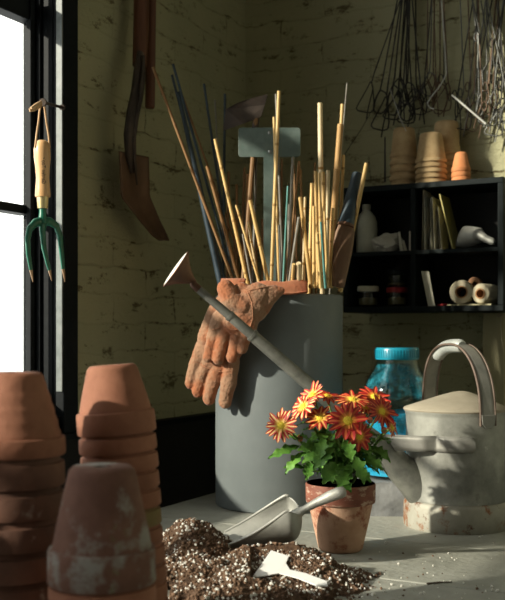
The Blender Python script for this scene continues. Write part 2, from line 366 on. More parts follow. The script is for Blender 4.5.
def tag(o, label=None, cat=None, group=None, kind=None):
    if label: o['label'] = label
    if cat: o['category'] = cat
    if group: o['group'] = group
    if kind: o['kind'] = kind
    return o
def thing(name, label, cat, loc=(0, 0, 0), group=None, Mx=None, kind=None):
    o = bpy.data.objects.new(name, None); COL.objects.link(o); o.empty_display_size = .05
    F = Mx if Mx is not None else Matrix.Translation(V(loc)); o.matrix_world = F; WM[o] = F
    return tag(o, label, cat, group, kind)
def dup(root, Mx, label=None, group=None):
    c = root.copy(); COL.objects.link(c); c.matrix_world = Mx; WM[c] = Mx
    if label: c['label'] = label
    if group: c['group'] = group
    for ch in list(root.children):
        k = ch.copy(); COL.objects.link(k); k.parent = c; WM[k] = Mx
        for g in list(ch.children):
            q = g.copy(); COL.objects.link(q); q.parent = k; WM[q] = Mx
    return c
def setmat(o, m):
    o.material_slots[0].link = 'OBJECT'; o.material_slots[0].material = m
def bake(o):                    # apply modifiers into the mesh
    dg = bpy.context.evaluated_depsgraph_get(); dg.update()
    me = bpy.data.meshes.new_from_object(o.evaluated_get(dg))
    o.modifiers.clear(); o.data = me
    me.polygons.foreach_set('use_smooth', [True]*len(me.polygons))
    return o
def lerp(a, b, t): return a+(b-a)*t
def frame_between(p, axis):     # a matrix with local z along axis
    z = V(axis).normalized(); x = V((0, 0, 1)).cross(z)
    x = x.normalized() if x.length > .01 else V((1, 0, 0)); y = z.cross(x)
    return Matrix.Translation(V(p)) @ Matrix((x, y, z)).transposed().to_4x4()
ORD = ['topmost', 'second', 'third', 'fourth', 'fifth', 'sixth', 'seventh', 'eighth', 'ninth', 'tenth', 'eleventh', 'twelfth']

# ------------------------------------------------------------------ the room
DADO = BZ+.166
WT, WB = BZ+1.75, 0
tA, tB = tl(67), 2.74
zA, zB = BZ+.205, BZ+1.70
mb = MB()
mb.box((-.15, -.086, 0), (tA, 0, 2.62), ML); mb.box((tA, -.086, 0), (tB, 0, zA), ML)
mb.box((tA, -.086, zB), (tB, 0, 2.62), ML); mb.box((tB, -.086, 0), (4.6, 0, 2.62), ML)
tag(mb.build('wall_left', M['wall'], Mx=ML, smooth=0), kind='structure')
mb = MB().box((-.086, 0, 0), (1.35, .16, 2.62), MR)
tag(mb.build('wall_back', M['wall'], Mx=MR, smooth=0), kind='structure')
FL = Matrix(((DR.x, -DL.x, 0, CX), (DR.y, -DL.y, 0, CY), (0, 0, 1, 0), (0, 0, 0, 1)))   # x along back wall, -y along left wall
tag(MB().box((-.15, -4.6, -.1), (2.9, .15, 0), FL).build('floor', M['floor'], Mx=FL, smooth=0), kind='structure')
tag(MB().box((-.15, -3.4, 2.62), (2.9, .15, 2.7), FL).build('ceiling', M['ceil'], Mx=FL, smooth=0), kind='structure')
# black dado with a thin cap on both walls
tag(MB().box((.03, .001, 0), (4.5, .02, DADO-.012), ML).build('trim_1', M['black_paint'], Mx=ML, smooth=0), kind='structure')
tag(MB().box((.03, -.02, 0), (1.35, -.001, DADO-.012), MR).build('trim_2', M['black_paint'], Mx=MR, smooth=0), kind='structure')
tag(MB().box((.045, .001, DADO-.012), (4.5, .034, DADO), ML).build('trim_3', M['frame'], Mx=ML, smooth=0), kind='structure')
# batten below the shelf
tag(MB().box((tr(485), -.025, DADO), (tr(507), -.001, wr(495, 313).z), MR).build('trim_4', M['batten'], Mx=MR, bevel=.002, smooth=0), kind='structure')

# ------------------------------------------------------------------ window
win = thing('window_1', None, None, Mx=ML, kind='structure')
c0, c1 = tl(78.5, .03), tl(64, .03)
MB().box((c0, .001, DADO), (c1, .03, zB+.06), ML).box((c1-.012, -.062, zA), (c1, .001, zB), ML).build('casing', M['frame'], win, smooth=0, bevel=.003)
MB().box((c1+.0002, .012, zA+.05), (c1+.004, .028, zB), ML).build('lit_strip', M['lit_strip'], win, smooth=0, bevel=.001)  # added pale strip standing for daylight on the dark casing
s0, s1 = c1, tl(25.5, -.055)
mb = MB()
mb.box((s0, -.062, zA), (s1-.014, -.028, zB), ML); mb.box((s1-.014, -.062, zA), (s1, -.040, zB), ML)
mb.box((s0+.03, -.036, zA), (s0+.042, -.023, zB), ML)
mb.box((tB-.09, -.085, zA), (tB, -.028, zB), ML)
mb.box((s1, -.085, zA), (tB-.09, -.028, zA+.045), ML); mb.box((s1, -.085, zB-.06), (tB-.09, -.028, zB), ML)
mb.build('frame', M['frame'], win, smooth=0, bevel=.002)
zt = wl(12, 17.5, -.050).z; zm = wl(12, 208, -.045).z
mb = MB().box((s1, -.062, zt), (tB-.09, -.028, zt+.05), ML).build('transom', M['frame'], win, smooth=0, bevel=.002)
mb = MB().box((s1, -.07, zm-.009), (tB-.09, -.038, zm+.009), ML).build('glazing_bar', M['frame'], win, smooth=0)
MULL = (1.98,)
for t in MULL:
    MB().box((t-.012, -.07, zA+.045), (t+.012, -.038, zB-.06), ML).build('glazing_bar', M['frame'], win, smooth=0)
xs = [s1]+list(MULL)+[tB-.09]; zs = [zA+.045, zm, zt+.02, zB-.06]
for i in range(len(xs)-1):
    for j in range(3):
        MB().box((xs[i], -.057, zs[j]), (xs[i+1], -.054, zs[j+1]), ML).build('pane', M['glass'], win, smooth=0)
MB().box((tA, .0, DADO+.001), (tB, .02, zA-.001), ML).build('apron', M['frame'], win, smooth=0, bevel=.002)

# ------------------------------------------------------------------ bench
e0, L0, L1 = .17, .012, 2.25
bench = thing('potting_bench', 'grey weathered wooden potting bench with wide boards under everything', 'bench', Mx=FL @ Matrix.Translation((e0, -L1, 0)))
ys = []
yj = (FL.inverted() @ pt(452, 546, .374/.211)).y      # a joint seen right of the flowerpot
w = .28
ed = [-L0-.0]
k = yj
while k < -L0-.05: k += w
ed = []
while k > -L1: 
    if k < -L0: ed.append(k)
    k -= w
ed = [-L0]+[e for e in ed if e < -L0-.04]+[-L1]
for a, b in zip(ed[:-1], ed[1:]):
    MB().box((e0, b+.0012, BZ-.045), (1.34, a-.0012, BZ), FL).build('plank', M['bench'], bench, smooth=0, bevel=.003)
for x in (e0+.06, 1.28):
    for y in (-L1+.06, -.09):
        MB().box((x-.035, y-.035, 0), (x+.035, y+.035, BZ-.045), FL).build('leg', M['timber'], bench, smooth=0)
MB().box((e0+.03, -L1+.045, BZ-.16), (1.31, -L1+.075, BZ-.045), FL).box((e0+.03, -.10, BZ-.16), (1.31, -.07, BZ-.045), FL).build('rail', M['timber'], bench, smooth=0)

# ------------------------------------------------------------------ terracotta pots
def pot_parts(root, Rr, rb, H, hr, m, mr, up=False, th=.005, seg=40, ridges=0, lit_strip=True):
    """pot standing upside down: rim at z=0, base at z=H (up=True turns it the right way)"""
    ro = Rr*.915
    def z(q): return H-q if up else q
    body = [(ro-th-.001, z(.001)), (ro, z(hr*.5)), (ro, z(hr))]
    n = 14
    for i in range(1, n):
        t = i/n; r = lerp(ro, rb, t)*(1+.012*math.sin(math.pi*t))
        if ridges: r += .0007*math.sin(t*n*ridges)
        body.append((r, z(lerp(hr, H-.004, t))))
    body += [(rb, z(H-.004)), (rb-.004, z(H)), (rb*.28, z(H-.0005)), (rb*.25, z(H-th)), (rb-th-.002, z(H-th-.001)), (ro-th-.001, z(.001))]
    b = MB().lathe([(r, q) for r, q in body], seg, WM[root]).build('body', m, root, smooth=50)
    rim = [(Rr-.0015, z(0)), (Rr, z(.002)), (Rr*.992, z(hr-.004)), (Rr*.98, z(hr-.001)), (ro+.0002, z(hr)), (ro-.001, z(hr*.5)), (ro-.001, z(.001)), (Rr-.0015, z(0))]
    MB().lathe(rim, seg, WM[root]).build('rim', mr, root, smooth=40)
    return b
def stack(base, n, dz, Rr, rb, H, hr, m, mats, name, labels, group, tilt=0, lean=V((0, 0, 0)), ridges=0, rs=1.0, jit=.001, top=None):
    """n pots nested upside down, top first in labels"""
    proto = None; out = []
    for i in range(n):                 # i from the top
        k = n-1-i                      # height rank
        f = k/(n-1) if n > 1 else 0
        p = V(base)+V((0, 0, dz*k))+lean*f+V((rnd.uniform(-1, 1)*jit, rnd.uniform(-1, 1)*jit, 0))*(1 if 0 < i else 0)
        F = Matrix.Translation(p) @ Matrix.Rotation(tilt*min(1, f*1.15), 4, 'Y') @ Matrix.Rotation(rnd.uniform(0, 6.28), 4, 'Z')
        if i == 0 and top:
            o = thing(name, labels(i), 'pot', Mx=F, group=group); pot_parts(o, *top, m, m, ridges=ridges); out.append(o); continue
        if proto is None:
            proto = thing(name, labels(i), 'pot', Mx=F, group=group)
            pot_parts(proto, Rr, rb, H, hr, m, m, ridges=ridges); o = proto
        else: o = dup(proto, F, labels(i), group)
        if mats and i < len(mats) and mats[i] is not None:
            for ch in o.children: setmat(ch, mats[i])
        out.append(o)
    return out
TD, TT, TMO, TG = M['terra_dark'], M['terra'], M['terra_moss'], M['terra_green']
p = pt(13, 335+374/1.14, 1.14)
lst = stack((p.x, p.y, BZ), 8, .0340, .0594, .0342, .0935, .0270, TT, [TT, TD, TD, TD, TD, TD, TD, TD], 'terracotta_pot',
      lambda i: 'clean orange terracotta pot with turning ridges, upside down topmost of the left stack' if i == 0 else
      '%s terracotta pot down in the left stack by the window edge' % ORD[i], 'terracotta pots in the left stack', ridges=2.2, top=(.0594, .0342, .0935, .021))
# added stack, out of view, put here to keep sun off the left stack
for k in range(7):
    dup(lst[1], Matrix.Translation((-.475-.002*k, 1.04, BZ+.034*k)), 'added out-of-view terracotta pot, shading the ridged-pot stack from the window', 'added out-of-view pots that shade the left stack')
p = pt(102, 335+374/1.05, 1.05)
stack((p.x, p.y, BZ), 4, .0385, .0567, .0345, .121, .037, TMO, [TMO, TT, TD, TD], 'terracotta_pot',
      lambda i: 'weathered pot with white and green bloom, upside down on the nearest stack' if i == 0 else
      '%s terracotta pot down, under the bloom-covered pot of the nearest stack' % ORD[i], 'terracotta pots in the nearest stack')
p = pt(131.5, 335+374/1.25, 1.25)
stack((p.x, p.y, BZ), 12, .0229, .0485, .0312, .085, .0195, TT, [TT, TT, TT, TT, TT, TG, TT, TT, TT, TT, TT, TT], 'terracotta_pot',
      lambda i: 'plain terracotta pot tilted on top of the leaning stack by the soil' if i == 0 else
      ('yellow-green mossy terracotta pot midway down the leaning stack' if i == 5 else '%s terracotta pot down in the leaning stack by the soil' % ORD[i]),
      'terracotta pots in the leaning stack', tilt=R(-4.5), lean=V((-.018, 0, 0)), top=(.0492, .0312, .085, .0275))

# ------------------------------------------------------------------ grey bin
BC = V((.0588, 2.22, BZ)); BR, BH = .142, .461
bn = thing('grey_bin', 'tall plain grey cylindrical bin full of canes', 'bin', BC)
MB().lathe([(BR-.012, .0), (BR-.003, .001), (BR-.001, .004), (BR-.001, BH-.003), (BR-.002, BH-.001), (BR-.004, BH), (BR-.007, BH-.001), (BR-.008, BH-.004), (BR-.008, .012), (1e-5, .012)], 72, WM[bn]).build('shell', M['bin'], bn, smooth=50)
MB().lathe([(1e-5, .0005), (BR-.012, .0005), (BR-.012, .011), (1e-5, .011)], 48, WM[bn]).build('bottom', M['bin'], bn, smooth=30)
rimz = BZ+BH
def cane(top, rim, Yr, r, m, label, group=None, name='bamboo_cane', cat='cane', Yt=None, nodes=True, taper=.85):
    """a cane through two sighted places, run down inside the bin until the wall or floor stops it"""
    b = pt(rim[0], rim[1], Yr); a = pt(top[0], top[1], Yt if Yt else Yr+(Yr-BC.y)*.35)
    d = (b-a).normalized(); q = b.copy()
    for _ in range(400):
        q2 = q+d*.004
        if q2.z < BZ+.018 or ((q2-BC).xy.length > BR-.013-r and q2.z < rimz+.02): break
        q = q2
    L = (a-q).length; n = max(2, int(L/.03)); path = []; rad = []
    side = V((d.y, -d.x, 0)); ph = rnd.uniform(0, 6)
    gap = rnd.uniform(.10, .15); off = rnd.uniform(0, gap)
    for i in range(n+1):
        s = L*i/n
        wv = .0012*math.sin(s*9+ph)
        path.append(q-d*s+side*wv); rad.append(r*lerp(1, taper, i/n))
    o = MB().tube(path, rad, 8).build(name, m, origin=q, smooth=60)
    tag(o, label, cat, group)
    if nodes:
        WM[o] = Matrix.Translation(q); s = off
        while s < L-.02:
            c = q-d*s+side*.0012*math.sin(s*9+ph); rr = r*lerp(1, taper, s/L)
            mb = MB().tube([c+d*.003, c+d*.001, c-d*.001, c-d*.003], [rr*.98, rr*1.17, rr*1.17, rr*.98], 8)
            mb.build('joint', M['node'] if m in (M['cane'], M['cane_pale']) else m, o, smooth=60)
            s += gap
    return o
CN, CP, CB, CBL, CT, CG = M['cane'], M['cane_pale'], M['cane_brown'], M['cane_blue'], M['cane_teal'], M['cane_grey']
canes = [
 ((153, 67), (233, 280), 2.20, .0038, CB, 'long brown cane leaning farthest left, its tip by the red-brown handle', None),
 ((173, 64), (234, 280), 2.24, .0034, CBL, 'tallest blue-black stake leaning left out of the bin', None),
 ((172, 75), (226, 285), 2.26, .0034, CBL, 'blue-black stake just left of the tallest leaning stake', None),
 ((183, 97), (250, 285), 2.29, .0028, CB, 'thin brown cane leaning left behind the blue-black stakes', None),
 ((204, 84), (233, 282), 2.25, .0032, CBL, 'blue-black stake with tip midway between leaning stakes and hoe blade', None),
 ((215, 100), (224, 282), 2.30, .0022, CG, 'thinnest grey cane standing upright left of the hoe blade', None),
 ((225, 94), (223, 284), 2.27, .0034, CBL, 'upright blue-black stake touching the left end of the hoe blade', None),
 ((215, 139), (248, 285), 2.15, .0042, CN, 'bright golden cane leaning left in front of the hoe blade', None),
 ((207, 166), (240, 285), 2.18, .0044, CB, 'thick brown cane behind the bright left-leaning golden cane', None),
 ((250, 200), (269, 285), 2.13, .0046, CN, 'short bright golden cane below the hoe handle, leaning left', None),
 ((248, 222), (259, 285), 2.15, .0032, CP, 'short pale cane with tip beside the left-leaning golden cane', None),
 ((236, 205), (260, 285), 2.14, .0030, CN, 'short thin golden cane crossing behind the short pale cane', None),
 ((279, 91), (271, 285), 2.15, .0044, CN, 'tallest golden cane, in front of the galvanised plate', None),
 ((274, 117), (279, 285), 2.18, .0036, CN, 'golden cane crossing just behind the tallest golden cane', None),
 ((276, 94), (283, 285), 2.25, .0030, CG, 'dark grey cane right behind the tip of the tallest golden cane', None),
 ((288, 186), (283, 285), 2.13, .0026, CT, 'slim teal stake in the middle of the bin', None),
 ((293, 157), (288, 285), 2.17, .0036, CG, 'weathered grey cane hanging its tip at the plate\'s right end', None),
 ((299, 161), (287, 285), 2.20, .0030, CB, 'brown cane leaning right under the plate\'s right end', None),
 ((299, 163), (309, 285), 2.24, .0028, CB, 'brown cane leaning left under the plate\'s right end', None),
 ((299, 217), (289, 285), 2.11, .0034, CG, 'short grey cane leaning right beside the teal stake', None),
 ((300, 197), (311, 288), 2.11, .0046, CN, 'short golden cane leaning left, right of the teal stake', None),
 ((312, 183), (309, 288), 2.14, .0042, CN, 'golden cane with short knobbly end, left of the thick yellow cane', None),
 ((305, 197), (303, 288), 2.15, .0030, CP, 'short whitish cane between two golden canes, mid bin', None),
 ((320, 103), (322, 288), 2.15, .0062, CP, 'thick straight pale yellow cane standing tall and upright', None),
 ((315.5, 171), (318, 288), 2.11, .0038, CN, None, 1), ((319, 173), (322, 288), 2.10, .0034, CN, None, 1),
 ((323, 172), (326, 288), 2.12, .0040, CN, None, 1), ((328, 170), (327, 288), 2.11, .0044, CP, None, 1),
 ((314, 206), (314, 288), 2.095, .0038, CN, None, 1), ((317, 233), (321, 288), 2.09, .0040, CN, None, 1),
 ((324.5, 211), (327.5, 288), 2.095, .0030, CN, None, 1), ((333, 208), (330, 288), 2.13, .0036, CN, None, 1),
 ((342.5, 104), (331, 288), 2.16, .0046, CN, 'tall golden cane behind the brown knobbed pole', None),
 ((343.5, 155), (338, 288), 2.17, .0040, CN, 'golden cane right of the brown knobbed pole', None),
 ((366.5, 163), (340, 292), 2.145, .0052, CN, 'golden cane leaning farthest right across the dark socket', None),
 ((321, 222), (325.5, 288), 2.085, .0028, CT, 'short pale teal stake among the upright golden canes', None),
 ((294, 264), (292, 288), 2.10, .0042, CN, 'short golden stub beside the thick sawn stub', None),
 ((299, 263), (299.5, 288), 2.10, .0062, CP, 'thick sawn pale stub, shortest in the bin', None),
 ((243, 234), (252, 285), 2.12, .0026, CG, 'slim grey stick leaning left, above the gloves', None),
 ((279, 225), (281, 285), 2.12, .0026, M['wire_grey'], 'short silvery rod left of the teal stake', None),
]
for c in canes:
    top, rim, Yr, r, m, lab, g = c
    if g: cane(top, rim, Yr, r, m, 'upright golden cane in the dense clump under the thick yellow cane', 'upright golden canes in the clump')
    else:
        st = m in (CBL, CT, M['wire_grey'])
        cane(top, rim, Yr, r, m, lab, None, 'plant_stake' if st else 'bamboo_cane', 'stake' if st else 'cane', nodes=not st)
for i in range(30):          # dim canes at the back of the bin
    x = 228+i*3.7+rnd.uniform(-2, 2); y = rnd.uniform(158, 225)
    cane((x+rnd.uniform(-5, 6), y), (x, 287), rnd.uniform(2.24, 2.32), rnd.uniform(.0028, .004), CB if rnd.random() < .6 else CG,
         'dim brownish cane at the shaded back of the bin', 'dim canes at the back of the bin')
# thick blue-black bundle
cane((178, 92), (221, 283), 2.22, .0085, CBL, 'thick tapering blue-black pole leaning left with the stakes', None, 'garden_pole', 'pole', nodes=False, taper=.5)
# knobbed pole
o = cane((340.5, 124), (328, 288), 2.135, .0072, M['cane_knob'], 'brown knobbed bamboo pole, thickest of the right-hand canes', None, 'bamboo_pole', 'pole', taper=.9)
# thin wire-like stem above
cane((347, 83), (330, 288), 2.20, .0016, CG, 'whip-thin pale stem rising highest beside the knobbed pole', None, 'dry_stem', 'stem', nodes=False)

def insidebin(p, d, r=.01):
    q = p.copy()
    for _ in range(400):
        q2 = q+d*.004
        if q2.z < BZ+.018 or ((q2-BC).xy.length > BR-.012-r and q2.z < rimz+.02): break
        q = q2
    return q
# hoe
a = pt(256, 119, 2.27); b = pt(243, 288, 2.22); d = (b-a).normalized(); q = insidebin(b, d)
hoe = thing('draw_hoe', 'old hoe standing blade up, dark rusted blade above the canes', 'hoe', q)
MB().tube([q, b, a], [.0065, .0062, .0055], 10).build('handle', M['cane_brown'], hoe)
poly = [(226, 109), (237, 103), (252, 98), (268, 94), (265, 105), (261, 117), (243, 124), (223, 131)]
mb = MB(); n = len(poly)
fr = [pt(x, y, 2.262+.00006*(x-246)**2*.3) for x, y in poly]
mb.prism(fr, V((.0005, .004, .001)))
mb.build('blade', M['iron'], hoe, smooth=0, bevel=.0008)
MB().tube([pt(252, 110, 2.275), pt(256, 120, 2.274), pt(255, 130, 2.268)], [.005, .008, .0078], 10).build('socket', M['iron'], hoe)
# galvanised plate
q = insidebin(pt(268, 287, 2.19), V((0, 0, -1)), .02)
gp = thing('galvanised_plate', 'T-shaped galvanised plate on a flat stem standing among the canes', 'plate', q)
Y = 2.215
def rrect(x0, y0, x1, y1, r, Y):
    out = []
    for cx, cy, a0 in ((x1-r, y0+r, -90), (x1-r, y1-r, 0), (x0+r, y1-r, 90), (x0+r, y0+r, 180)):
        for k in range(5):
            a = R(a0+k*22.5); out.append(pt(cx+r*math.cos(a), cy+r*math.sin(a), Y))
    return out
MB().prism(rrect(238.5, 127.5, 300.5, 157, 3, Y), (0, .003, 0)).build('plate', M['galv'], gp, smooth=0, bevel=.0008)
a0, a1 = pt(263.5, 128, Y-.004), pt(276, 128, Y-.004)
MB().prism([a0, a1, V((a1.x, 2.185, q.z)), V((a0.x, 2.185, q.z))], (0, .003, 0)).build('stem', M['galv'], gp, smooth=0)
for (x, y) in ((269.5, 132.5), (270, 151.5)):
    MB().ball(pt(x, y, Y-.005), .004, 10, (1, .5, 1)).build('bolt', M['steel'], gp)
# socketed tool at right of the bin
st = thing('socketed_tool', 'old tool with tapered dark metal socket and broad brown blade', 'tool', pt(337, 290, 2.12))
A, B_, C_ = pt(357.5, 174, 2.15), pt(345.5, 226, 2.125), pt(338, 287, 2.11)
MB().tube([A-(B_-A)*.02, A, lerp(A, B_, .5), B_], [.008, .0115, .0145, .0175], 20).build('socket', M['cane_blue'], st, smooth=50)
dq = (C_-B_).normalized(); qe = insidebin(C_, dq, .02)
MB().tube([B_-dq*.004, lerp(B_, C_, .12), lerp(B_, C_, .4), lerp(B_, C_, .75), C_, qe], [.0185, .0215, .0210, .0165, .013, .008], 16, flat=(V((0, 1, 0)), .35)).build('blade', M['rust'], st, smooth=60)
MB().tube([B_-(B_-A)*.03, B_+(B_-A)*.012], [.0185, .0188], 20).build('collar', M['wood_dark'], st, smooth=40)

# ------------------------------------------------------------------ gloves
def gsurf(x): return 2.088+max(0, 250-x)*.0007
def glove(name_label, chains, palm, off, cuff=None, seams=()):
    g = thing('work_glove', name_label, 'glove', pt(*palm[0][:2], gsurf(palm[0][0])-off), 'suede work gloves')
    mb = MB()
    def P(c):
        Y = gsurf(c[0])-off-(c[3] if len(c) > 3 else 0); p = pt(c[0], c[1], Y)
        return V((p.x, p.y, p.z)), c[2]*Y/1000
    def chain(cs, fl):
        q = [P(c) for c in cs]
        for (a, ra), (b, rb) in zip(q[:-1], q[1:]):
            for k in range(7):
                t = k/6; c = lerp(a, b, t); r = lerp(ra, rb, t)
                mb.ball(c, r, 14, (1, fl, 1))
    for c in chains: chain(c, .85)
    for c in palm: pass
    for cs in palm[1]: chain(cs, .55)
    o = mb.build('hand', M['glove_tan'], g, fixn=False)
    rm = o.modifiers.new('rm', 'REMESH'); rm.mode = 'VOXEL'; rm.voxel_size = .0018; rm.use_smooth_shade = True
    sm = o.modifiers.new('sm', 'SMOOTH'); sm.iterations = 3; sm.factor = .5
    tx = bpy.data.textures.new('suede_lumps', 'CLOUDS'); tx.noise_scale = .018
    dm = o.modifiers.new('dm', 'DISPLACE'); dm.texture = tx; dm.strength = .004; dm.mid_level = .5
    return g, bake(o)
palmB = [(226, 300), [[(232, 298, 12), (222, 315, 16), (214, 338, 17)], [(240, 302, 11), (230, 325, 15), (228, 350, 15)], [(214, 338, 15), (208, 350, 13), (226, 358, 13), (214, 360, 12)]]]
gB, hB = glove('suede glove hanging lower, behind the upper glove, fingers down left of the bin',
   [[(203, 348, 9), (196, 366, 8), (191, 383, 6.5)], [(211, 358, 8), (203, 374, 7.6), (198, 391, 6.6)], [(221, 362, 8), (214, 380, 7.6), (209, 399, 6.6)],
    [(232, 362, 8.2), (229, 382, 8), (225, 402, 6.8)]], palmB, .022)
palmA = [(245, 300), [[(280, 291, 5, -.004), (268, 297, 9, 0), (256, 310, 12, .001)], [(274, 291, 6, -.002), (258, 297, 11, .001)], [(258, 294, 12, .002), (250, 305, 18, .002), (238, 320, 16, .002)], [(242, 294, 12, .002), (232, 308, 15, .002), (222, 322, 11, .002)], [(256, 298, 12, .002), (249, 325, 9, .002)]]]
gA, hA = glove('suede glove folded over the bin rim, thumb forward, on top of the lower glove',
   [[(219, 318, 8), (213, 338, 6.8), (208, 357, 5.8)], [(229, 325, 8), (222, 342, 6.6), (218, 359, 6)], [(240, 326, 8), (236, 343, 6.8), (232, 357, 6.2)],
    [(249, 318, 8), (246, 336, 6.5), (242, 349, 5.6)],
    [(244, 306, 9, .014), (231, 300, 10, .022), (226, 289, 9.5, .022)]], palmA, .050)
for g, h in ((gA, M['glove']), (gB, M['glove'])):
    pass
hB.data.materials[0] = M['glove_tan']
# cuffs: gauntlets folded over the rim into the bin
def cuff(g, x0, x1, off, z_front, drop):
    def fn(u, v):
        x = lerp(x0, x1, u)
        Yf = BC.y-math.sqrt(max(.0004, (BR+.004)**2-((x-252.5)/1000*2.1-BC.x)**2))
        e = max(0, min(1, (u-.28)/.35)); e = e*e*(3-2*e); of_ = lerp(off, .007, e); zf = lerp(z_front, BH+.000, e)
        prof = [(-of_-.002, zf), (-of_*.9, lerp(zf, BH+.004, .5)), (-of_*.4, BH+.005), (.004, BH+.013), (.022, BH+.008), (.036, BH-.018), (.042, BH-.05)]
        k = v*(len(prof)-1); i = min(int(k), len(prof)-2); f = k-i
        f2 = f*f*(3-2*f)*.4+f*.6
        dy, hz = lerp(prof[i][0], prof[i+1][0], f2), lerp(prof[i][1], prof[i+1][1], f2)
        hz += (.006+.006*e)*math.sin(math.pi*min(1, max(0, v*1.4-.25)))+.0025*math.sin(u*14+v*3)-drop*max(0, u-.75)*(1 if v < .55 else .2)
        Y = min(Yf, 2.10)+dy
        return V(((x-252.5)/1000*2.085, Y, BZ+hz))
    o = MB().grid(fn, 26, 22).build('cuff', M['glove_cuff'], g, smooth=0)
    s = o.modifiers.new('s', 'SOLIDIFY'); s.thickness = .005; s.offset = 0
    q = o.modifiers.new('q', 'SUBSURF'); q.levels = 1; q.render_levels = 1
    return bake(o)
cuff(gA, 224, 308, .034, .444, .004)
from mathutils.bvhtree import BVHTree
def seam(g, h, pts_):
    bv = BVHTree.FromPolygons([v.co for v in h.data.vertices], [p.vertices[:] for p in h.data.polygons]); W = WM[h]; Wi = W.inverted(); out = []
    for (x, y) in pts_:
        p = Wi @ pt(x, y, 1.9); d = (pt(x, y, 2.3)-pt(x, y, 1.9)).normalized(); hit = bv.ray_cast(p, d)
        if hit[0] is not None: out.append(W @ (hit[0]-d*.0004))
    if len(out) > 2: MB().tube(out, .0010, 6).build('seam', M['stitch'], g)
def dense(ps, n=10): return [(lerp(a[0], b[0], k/n), lerp(a[1], b[1], k/n)) for a, b in zip(ps[:-1], ps[1:]) for k in range(n)]
seam(gA, hA, dense([(238, 285), (247, 291), (260, 288), (272, 286)]))
seam(gA, hA, dense([(247, 291), (252, 303), (253, 318), (249, 330)]))
seam(gA, hA, dense([(212, 330), (222, 327), (234, 330), (245, 328)]))
seam(gB, hB, dense([(197, 362), (207, 368), (218, 372), (231, 371)]))
o = MB()
def cuffB(u, v):
    x = lerp(216, 240, u); Y = gsurf(x)-.026-.01*math.sin(math.pi*u)+.02*v*v
    return pt(x+6*v, lerp(312, 279, v), Y)
cB = MB().grid(cuffB, 12, 12).build('cuff', M['glove_cuff'], gB, smooth=0); s = cB.modifiers.new('s', 'SOLIDIFY'); s.thickness = .006; s.offset = 0; bake(cB)

# ------------------------------------------------------------------ watering can
CC = V((.401, 1.97, BZ)); CR = .0985
can = thing('watering_can', 'galvanised watering can with long spout, rose and arched handle', 'watering can', CC)
WMc = WM[can]
hR = .228
MB().lathe([(CR-.006, .05), (CR, .054), (CR, .058), (CR-.001, .062), (CR, hR-.012), (CR+.001, hR-.006), (CR+.003, hR-.002), (CR+.003, hR), (CR-.004, hR), (CR-.004, .06)], 72, WMc, wob=.003).build('body', M['can'], can, smooth=50)
MB().lathe([(1e-5, .006), (CR-.005, .006), (CR-.001, .0), (CR+.003, .0), (CR+.0045, .003), (CR+.004, .044), (CR+.002, .050), (CR-.001, .054), (CR-.008, .055)], 72, WMc, wob=.002).build('base_ring', M['can_base'], can, smooth=50)
# conical lid with apex slightly right of centre
seg = 72; mb = MB()
rings = [(1.03, hR-.002), (1.045, hR+.001), (1.03, hR+.004), (.75, hR+.014), (.45, hR+.025), (.2, hR+.033), (.08, hR+.0355), (.0001, hR+.036)]
vs = []
for (f, z) in rings:
    for k in range(seg):
        a = 2*math.pi*k/seg; vs.append(WMc @ V((CR*f*math.cos(a)+.012*(1-min(f, 1)), CR*f*math.sin(a), z)))
mb.add(vs, [(i*seg+k, i*seg+(k+1) % seg, (i+1)*seg+(k+1) % seg, (i+1)*seg+k) for i in range(len(rings)-1) for k in range(seg)])
mb.build('lid', M['can_lid'], can, smooth=50)
# arched handle (strap with rolled edges)
pA, pB = V((-.036, .090, 0)), V((.041, -.094, 0)); dirp = (pB-pA).normalized(); wid = V((-dirp.y, dirp.x, 0)); wid = wid if wid.x > 0 else -wid
HH = .356
def arch(t):      # t 0..1 from back foot to front foot
    a = math.pi*t
    w = lerp(-1, 1, (1-math.cos(a))/2)
    ex = math.copysign(abs(math.cos(a))**(.75 if t < .5 else 1.0), -math.cos(a))
    c = (pA+pB)/2+(pB-pA)/2*ex
    z = hR-.025+(HH-hR+.025)*math.sin(a)**(.60 if t < .5 else .80)
    return CC+V((c.x, c.y, z))
NA = 40; ts = [i/NA for i in range(NA+1)]
HW = .0165
def strap(u, v):
    p = arch(v); return p+wid*lerp(-HW, HW, u)
def strap_obj(fn, name, m, parent, nu, nv, th):
    o = MB().grid(fn, nu, nv).build(name, m, parent, smooth=60)
    s = o.modifiers.new('s', 'SOLIDIFY'); s.thickness = th; s.offset = 0
    return bake(o)
strap_obj(strap, 'handle', M['can_strap'], can, 5, 61, .002)
hd = [o for o in can.children if o.name.startswith('handle')][0]
for sgn in (-1, 1):
    MB().tube([arch(i/60)+wid*HW*sgn for i in range(61)], .0024, 8).build('rolled_edge', M['can_edge'], hd)
MB().tube([arch(t)-V((0, 0, .003)) for t in [.27+.28*i/14 for i in range(15)]], [.010]+[.0135]*13+[.010], 14).build('grip', M['can_grip'], hd, smooth=50)
for pp in (pA, pB):
    c = CC+V((pp.x, pp.y, 0)); nrm = V((pp.x, pp.y, 0)).normalized()
    mb = MB(); wv = V((-nrm.y, nrm.x, 0))
    base = c-nrm*.001
    poly = [base+wv*x+V((0, 0, z)) for x, z in ((-.016, hR-.004), (.016, hR-.004), (.014, hR-.022), (.006, hR-.030), (-.006, hR-.030), (-.014, hR-.022))]
    mb.prism(poly, nrm*.004).build('lug', M['can_strap'], can, smooth=0, bevel=.001)
